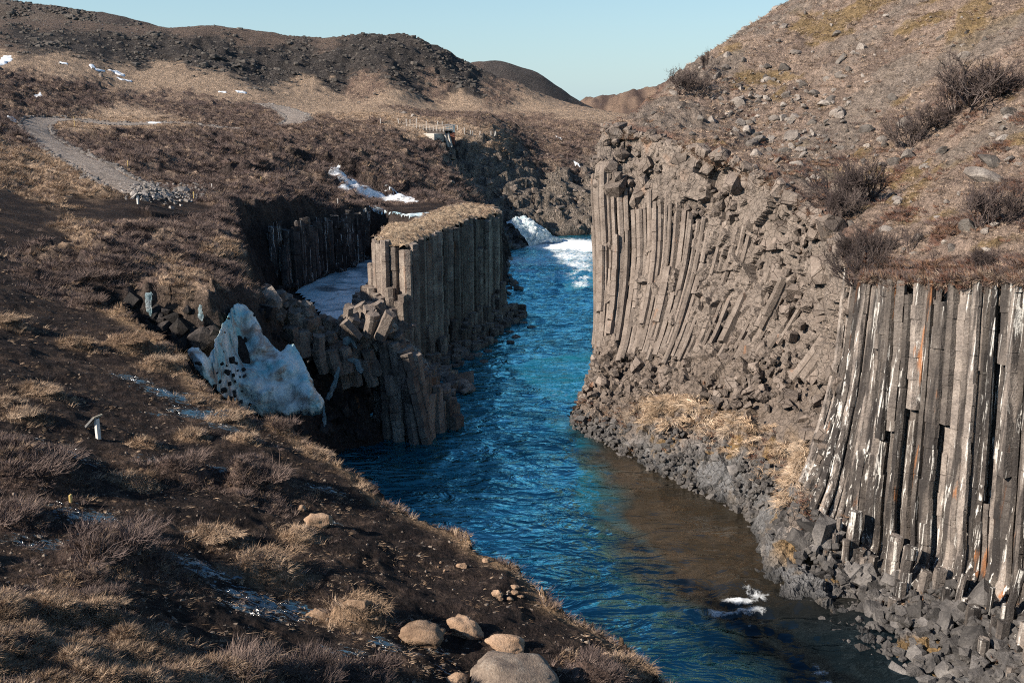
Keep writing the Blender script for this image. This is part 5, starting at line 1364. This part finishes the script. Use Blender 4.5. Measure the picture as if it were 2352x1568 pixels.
st1 = proto('tuft_a', blade_mesh('tuft', 34, rg, .42, .45, .011, (.35, -.1), .16, .45, 2), 'straw'); st2 = proto('tuft_b', blade_mesh('tuft', 30, rg, .36, .7, .011, (.5, -.1), .2, .6, 2), 'straw')
he1 = proto('heath_a', blade_mesh('heath', 46, rg, .40, .75, .010, (.15, 0), .22, .15, 2), 'heather'); he2 = proto('heath_b', blade_mesh('heath', 40, rg, .34, .95, .010, (.25, 0), .25, .1, 2), 'heather')
rh1 = proto('red_a', blade_mesh('heath', 46, rg, .36, .9, .016, (0, 0), .28, .3, 2), 'redheath'); rh2 = proto('red_b', blade_mesh('heath', 46, rg, .4, .8, .013, (0, 0), .28, .2, 2), 'heather')
sl1 = proto('slope_a', blade_mesh('tuft', 34, rg, .36, .7, .014, (-.25, -.3), .22, .6, 2), 'slope'); sl2 = proto('slope_b', blade_mesh('tuft', 30, rg, .32, .8, .014, (-.35, -.2), .25, .7, 2), 'slope')
go1 = proto('gold_a', blade_mesh('tuft', 40, rg, .85, .3, .018, (-.45, -.45), .22, 1.0, 3, .7), 'gold'); go2 = proto('gold_b', blade_mesh('tuft', 40, rg, .7, .4, .018, (-.5, -.3), .25, 1.1, 3, .6), 'gold')
def pick(mask_w, n):
    w = np.clip(mask_w, 0, None); w = w / w.sum(); k = rg.choice(len(lx), n, p=w)
    dx = lx[k] * .0016 + rg.normal(0, .5, n) * (ly[k] * .0019); dy = rg.normal(0, .5, n) * ly[k] * .0045
    X = lx[k] + dx; Y_ = ly[k] + dy; return np.c_[X, Y_, HG(X, Y_) - .02]
okk = (np.maximum(dm, ds) < .1) & (ly > 13) & (ly < 300)
tkd, _ = line_d(lx, ly, TRKC); okk &= tkd > 3.2
pn = np.clip(.55 + fbm2(lx / 2.2, ly / 2.2, 131, 3) * 1.1, 0, 1)
Ps = pick(okk * (g_('straw') * pn + .13 * g_('heather') * (1 - pn) + .10 * g_('brown') + .35 * g_('tan') * (ly < 260)), 24000)
scatter('dry_grass', Ps, .85 * np.clip(Ps[:, 1] / 45, .62, 3.2) ** .75, [st1, st2], 'dry straw coloured grass over the left bank', 'grass')
Ph = pick(okk * (g_('heather') * pn + .5 * g_('brown') + .08 * g_('straw')), 34000)
scatter('heather', Ph, .95 * np.clip(Ph[:, 1] / 45, .6, 3.6) ** .78, [he1, he2], 'low brown heather over the left bank', 'heather')
# matted growth round the clumps, litter on the mud
cs = []; ch = []
for x, y, z, r_, k_ in CLP:
    n_ = int(130 * r_); q = np.c_[rg.normal(x, r_ * .75, n_), rg.normal(y, r_ * .6, n_)]; q = q[poly_sd(q[:, 0], q[:, 1], MAIN) < -.1]
    (ch if k_ == 'h' else cs).append(q)
    (cs if k_ == 'h' else ch).append(q[:len(q) // 4] + .3)
for nm_, l_, src_, lb_ in (('matted_grass', cs, [st1, st2], 'matted straw round the clumps of the near bank'), ('matted_heather', ch, [he1, he2], 'low matted heather round the clumps of the near bank')):
    q = np.concatenate(l_); q = np.c_[q, HG(q[:, 0], q[:, 1]) - .03]; scatter(nm_, q, rg.uniform(.4, .85, len(q)), src_, lb_, 'grass' if src_[0] is st1 else 'heather', .3)
lit = proto('litter', blade_mesh('litter', 9, rg, .22, 2.2, .008, (.2, 0), .3, .1, 2, .12), 'straw')
Pl = pick(okk * g_('mud') * (ly < 75) * np.clip(.35 + fbm2(lx / 1.8, ly / 1.8, 139, 3), 0, 1), 5200); scatter('litter', Pl, rg.uniform(.4, 1.0, len(Pl)), [lit], 'bits of dead straw and twigs lying on the dark mud', 'litter', .2)
pmk = proto('pebble', mesh_np('pebble', RND2[0][0] * .05, tris=RND2[0][1], smooth=False), 'greyrock')
Pl = pick(okk * g_('mud') * (ly < 75), 2600); scatter('pebbles', Pl, np.clip(np.exp(rg.normal(-.1, .45, len(Pl))), .3, 1.7), [pmk], 'small pebbles and clods on the dark mud', 'pebbles', .5)
# fringe of grass along the near rim
rim = resample(np.array(RIM), .25); fr = []
for i in range(1900):
    p = rim[rg.integers(0, len(rim))]; q = p[:2] + rg.normal(0, .12, 2) + np.array((-.2, -.12)) * rg.random(); fr.append(q)
fr = np.array(fr); keepf = np.clip(.5 + fbm2(fr[:, 0] / 1.6, fr[:, 1] / 1.6, 137, 2), 0, 1) > rg.random(len(fr)) * .9; fr = fr[keepf]
fr = np.c_[fr, np.maximum(HG(fr[:, 0], fr[:, 1]), T_left(fr[:, 0], fr[:, 1]) - .35)]
scatter('rim_grass', fr, rg.uniform(.45, .95, len(fr)), [st1, st2, he1], 'pale grass fringe along the edge of the near bank', 'grass')
# right hillside
mkr = np.where((rd > .2) & (by < 190))[0]; kr = rg.choice(mkr, 26000); Pr = np.c_[bx[kr], by[kr], bz[kr]] + rg.normal(0, .12, (26000, 3)) * (1, 1, 0)
kp = np.clip(.6 - gl[kr, 0] * .55 - red[kr, 0] * .3, .05, 1) > rg.random(26000) ; Pr = Pr[kp]
scatter('slope_grass', Pr, .8 * np.clip(Pr[:, 1] / 70, .7, 2.2), [sl1, sl2], 'short faded grass over the right hillside', 'grass')
mk2 = np.where((rd > -.3) & (by < 150))[0]; wq = (edge[mk2, 0] * .9 * (by[mk2] < 66) + red[mk2, 0] * .6 + .02); kr = rg.choice(mk2, 7000, p=wq / wq.sum()); Pr = np.c_[bx[kr], by[kr], bz[kr]] + rg.normal(0, .12, (7000, 3)) * (1, 1, 0)
scatter('red_heath', Pr, rg.uniform(.7, 1.4, len(Pr)), [rh1, rh2], 'rusty red heath on the hillside and along the top of the columns', 'heath')
# hanging turf over the column heads
uu = rg.uniform(5.0, 10, 2600); Pt = S(uu, rg.uniform(-.02, .34, 2600) * np.clip(.3 + noise2(uu * 2.6, uu * 0, 5) * 1.1, .06, 1)) + cliff_n(uu, np.full(2600, .1)) * rg.uniform(-.5, .45, 2600)[:, None]
scatter('hanging_turf', Pt, rg.uniform(.7, 1.5, 2600), [rh1, rh2, sl1], 'turf and heath hanging over the heads of the tall columns', 'turf', .5)
ut = rg.uniform(.6, 4.9, 2600); vt = np.abs(rg.normal(0, .22, 2600)) * (.4 + .3 * ut / 4); kt = noise2(ut * 2.5, vt * 6, 9) > -.05; ut, vt = ut[kt], vt[kt]
Pt = S(ut, vt) + cliff_n(ut, vt) * .12
scatter('ledge_grass', Pt, rg.uniform(.7, 1.4, len(Pt)), [sl1, sl2, rh1], 'faded grass growing down over the top ledges of the cliff', 'grass', .4)
# golden grass at the foot of the cliff
ug = np.r_[rg.normal(2.0, .28, 210), rg.normal(3.0, .5, 70), rg.uniform(1.4, 4.3, 70), rg.normal(4.42, .09, 150)]; vg = np.r_[rg.normal(3.98, .045, 210), rg.normal(4.05, .07, 70), rg.normal(4.2, .07, 70), rg.uniform(3.75, 4.4, 150)]
Pg = S(ug, vg) + cliff_n(ug, vg) * .25
scatter('golden_grass', Pg, rg.uniform(.7, 1.5, len(Pg)), [go1, go2], 'long golden grass hanging at the foot of the cliff', 'grass', .2)
ug = rg.uniform(-.3, 9.5, 700); vg = np.where(ug < 4.6, rg.normal(4.2, .12, 700), rg.normal(4.1, .1, 700)); Pg = S(ug, vg) + cliff_n(ug, vg) * .3
scatter('moss', Pg, rg.uniform(.4, .9, len(Pg)), [rh1, st2], 'brown moss and grass tufts between the rocks at the cliff foot', 'moss', .3)
# turf on the stack
gxs = rg.uniform(-16, -1.5, 2600); gys = rg.uniform(105, 146, 2600); k = poly_sd(gxs, gys, SPOLY) > .3; Pk = np.c_[gxs, gys, stack_top(gxs, gys) + .25][k]
scatter('stack_grass', Pk, rg.uniform(.5, .9, len(Pk)), [sl1, st2], 'pale short grass on top of the column stack', 'grass')

# clumps of the foreground, each one a thing
def clump_mesh(n, rng, r, h, kind):
    VV = []; QQ = []; TT = []; k = 0
    lobes = [(rng.normal(0, .42), rng.normal(0, .34), rng.uniform(.28, .55), rng.uniform(.6, 1.15)) for i in range(8)]
    for i in range(n):
        lx_, ly_, lr, lh = lobes[rng.integers(0, 8)]
        a = rng.uniform(0, 6.283); q = math.sqrt(rng.random()); b = np.array((lx_ + math.cos(a) * q * lr, ly_ + math.sin(a) * q * lr * .8, 0.0)) * r
        d = np.array((math.cos(a) * q * .75 + (.45 if kind == 's' else .2), math.sin(a) * q * .75 - .05, (.75 if kind == 's' else .95))) + rng.normal(0, .3, 3); d /= np.linalg.norm(d)
        L = h * lh * rng.uniform(.4, 1.2) * (1.15 - .5 * q); w = rng.uniform(.005, .011); p = b - d * .05; pts = [p]
        if rng.random() < .06: L *= 1.6
        for j in range(3):
            d = d + rng.normal(0, .22, 3) + np.array((.15, 0, -.22 if kind == 's' else .0)); d /= np.linalg.norm(d); p = p + d * L / 3; pts.append(p)
        s = np.cross(d, rng.normal(size=3)); s /= np.linalg.norm(s)
        for j in range(3): VV += [pts[j] - s * w * (1 - j * .28), pts[j] + s * w * (1 - j * .28)]
        VV.append(pts[3])
        for j in range(2): QQ.append((k + 2 * j, k + 2 * j + 1, k + 2 * j + 3, k + 2 * j + 2))
        TT.append((k + 4, k + 5, k + 6)); k += 7
    return mesh_np('clump', np.array(VV), QQ, TT)
CM = {'h': [clump_mesh(1700, rg, 1.0, .52, 'h') for i in range(4)], 's': [clump_mesh(1500, rg, 1.0, .5, 's') for i in range(4)]}
for m_ in CM['h']: m_.materials.append(M['heather'])
for m_ in CM['s']: m_.materials.append(M['straw'])
CLAB = ['big heather bank at the left edge level with the short yellow stake','heather clump at the far left above the yellow stake','straw tuft on bare mud left of the sign','straw tuft at the bend of the rim above the ice mound','broad pale grass clump on the rim left of the ice mound','small straw tuft alone on the upper mud','heather and straw clump right of the sign, below it','large dark heather hummock left of the rim','small straw clump right of the yellow stake','largest heather hummock in the middle of the left foreground','right shoulder of the largest heather hummock','straw clump of tangled stems above the middle puddles','straw hummock right of the largest heather hummock','heather clump at the left edge below the yellow stake','straw tussock at the left above the grassy knoll','straw tussock with combed grass beside the knoll','heather clump on the rim below the ice mound','grass clump on the rim right of another heather clump','heather clump right of the big grey boulder','straw clump at the lower right end of the bank','heather at the bottom edge right of the grassy knoll','heather at the bottom edge left of the grey boulder','heather at the bottom edge nearest the grey boulder','heather bank above the upper path at left','heather bank overhanging the shaded hollow','small straw tuft at the left edge of the upper mud','low straw tuft left of the sign at the edge','small straw clump on mud right of the sign','tiny straw clump near the rim below the ice','straw tuft close to the right of the sign','thin straw clump beside the pale oblong boulder','straw mound at the left edge of the upper path','mossy tuft on the mound with tan slabs','rusty grass clump on the rim under the ice mound','grass clump on the rim at the left foot of the ice mound','grass clump on the upper rim above the path','heather clump at the upper end of the rim']
for i, (x, y, z, r_, k_) in enumerate(CLP):
    kk = 'h' if k_ == 'h' else 's'; o = bpy.data.objects.new('heather_clump' if kk == 'h' else 'grass_clump', CM[kk][i % 4]); COL.objects.link(o)
    o.location = (x, y, float(HG(np.array([x]), np.array([y]))[0]) - .06); o.rotation_euler = (0, 0, rg.normal(0, .5)); s = r_ * 1.0; o.scale = (s, s, min(1.25, .55 + .45 * s))
    tag(o, CLAB[i], 'heather' if kk == 'h' else 'grass', 'heather clumps of the near bank' if kk == 'h' else 'grass clumps of the near bank')

# bare bushes on the right hillside
def bush_mesh(rng, h=1.0, stems=9, lean=0.0):
    segs = []
    def grow(p, d, L, r, lev):
        n = 3; pts = [p]
        for j in range(n):
            d = d + rng.normal(0, .16, 3) + np.array((0, 0, .05)); d /= np.linalg.norm(d); p = p + d * L / n; pts.append(p)
            if lev < 3 and j > 0 - (lev > 0):
                for q in range(rng.integers(1, 3) + (lev == 0)):
                    e = d + rng.normal(0, .55, 3); e[2] += .15; e /= np.linalg.norm(e); grow(p, e, L * rng.uniform(.45, .72), r * .6, lev + 1)
        segs.append((pts, r))
    for i in range(stems):
        a = rng.uniform(0, 6.283); d = np.array((math.cos(a) * .7 + lean, math.sin(a) * .7, .9)); grow(np.array((math.cos(a), math.sin(a), -.3)) * .08, d / np.linalg.norm(d), h * rng.uniform(.4, .62), 0.024, 0)
    VV = []; QQ = []; k = 0
    for pts, r in segs:
        t = pts[-1] - pts[0]; t /= np.linalg.norm(t) + 1e-9; e1 = np.cross(t, (.3, .9, .2)); e1 /= np.linalg.norm(e1); e2 = np.cross(t, e1)
        for j, p in enumerate(pts):
            rr = r * (1 - .25 * j)
            for c in range(3): VV.append(p + (e1 * math.cos(c * 2.094) + e2 * math.sin(c * 2.094)) * rr)
        for j in range(len(pts) - 1):
            for c in range(3): QQ.append((k + j * 3 + c, k + j * 3 + (c + 1) % 3, k + j * 3 + 3 + (c + 1) % 3, k + j * 3 + 3 + c))
        k += 3 * len(pts)
    return mesh_np('branches', np.array(VV), QQ)
BM = [bush_mesh(rg, 1.0, 8) for i in range(3)]
for m_ in BM: m_.materials.append(M['twig'])
for i, (vx, vy, w, hh, lab) in enumerate([(1961,475,130,110,'largest dark bare bush in the gully above the cliff'),(1925,500,80,70,'bare bush just below left of the largest bush'),(2091,338,70,80,'bare bush in the middle of the right hillside'),(2261,235,150,95,'wide dark bare bush near the upper right edge'),(2205,255,80,90,'thin upright bare bush left of the wide dark one'),(2150,290,90,50,'low bare bush below the thin upright one'),(2275,515,110,95,'bare birch bush above the tall columns near the right edge'),(1934,590,90,80,'dark bare bush clinging to the cliff left of the tall columns'),(1984,650,90,100,'dark bare bush hanging at the left end of the tall columns'),(2088,575,50,60,'small bare bush on the turf above the orange column'),(2262,612,70,45,'grey bush at the brink of the tall columns'),(2004,590,70,75,'bare bush at the corner where slope and columns meet'),(1581,215,70,55,'dark bush on the skyline at the top of the cliff'),(1622,165,36,45,'thin leafless bush on the skyline slope'),(1572,180,24,28,'tiny sprig on the skyline left of the dark bush')]):
    q = right_hit(vx, vy) if i not in (7, 8) else (S([4.75], [.25])[0] if i == 7 else S([5.1], [.35])[0])
    if q[1] > 200: q = uy(vx, vy, 118)
    k = q[1] / F * 1024 / 2352 * 1.02; r = empty('bare_bush', tuple(q)); tag(r, lab, 'bush', 'bare bushes of the right hillside')
    for j in range(3 if w > 60 else 1):
        o = bpy.data.objects.new('branches', BM[(i + j) % 3]); COL.objects.link(o); o.parent = r; s = hh * k * 1.05
        o.location = ((j - 1) * w * k * .22 if w > 60 else 0, rg.normal(0, .15), -.05); o.rotation_euler = (rg.normal(0, .1), rg.normal(0, .15) + (j - 1) * .3, rg.uniform(0, 6.28)); o.scale = (w * k * .75, w * k * .75, s)
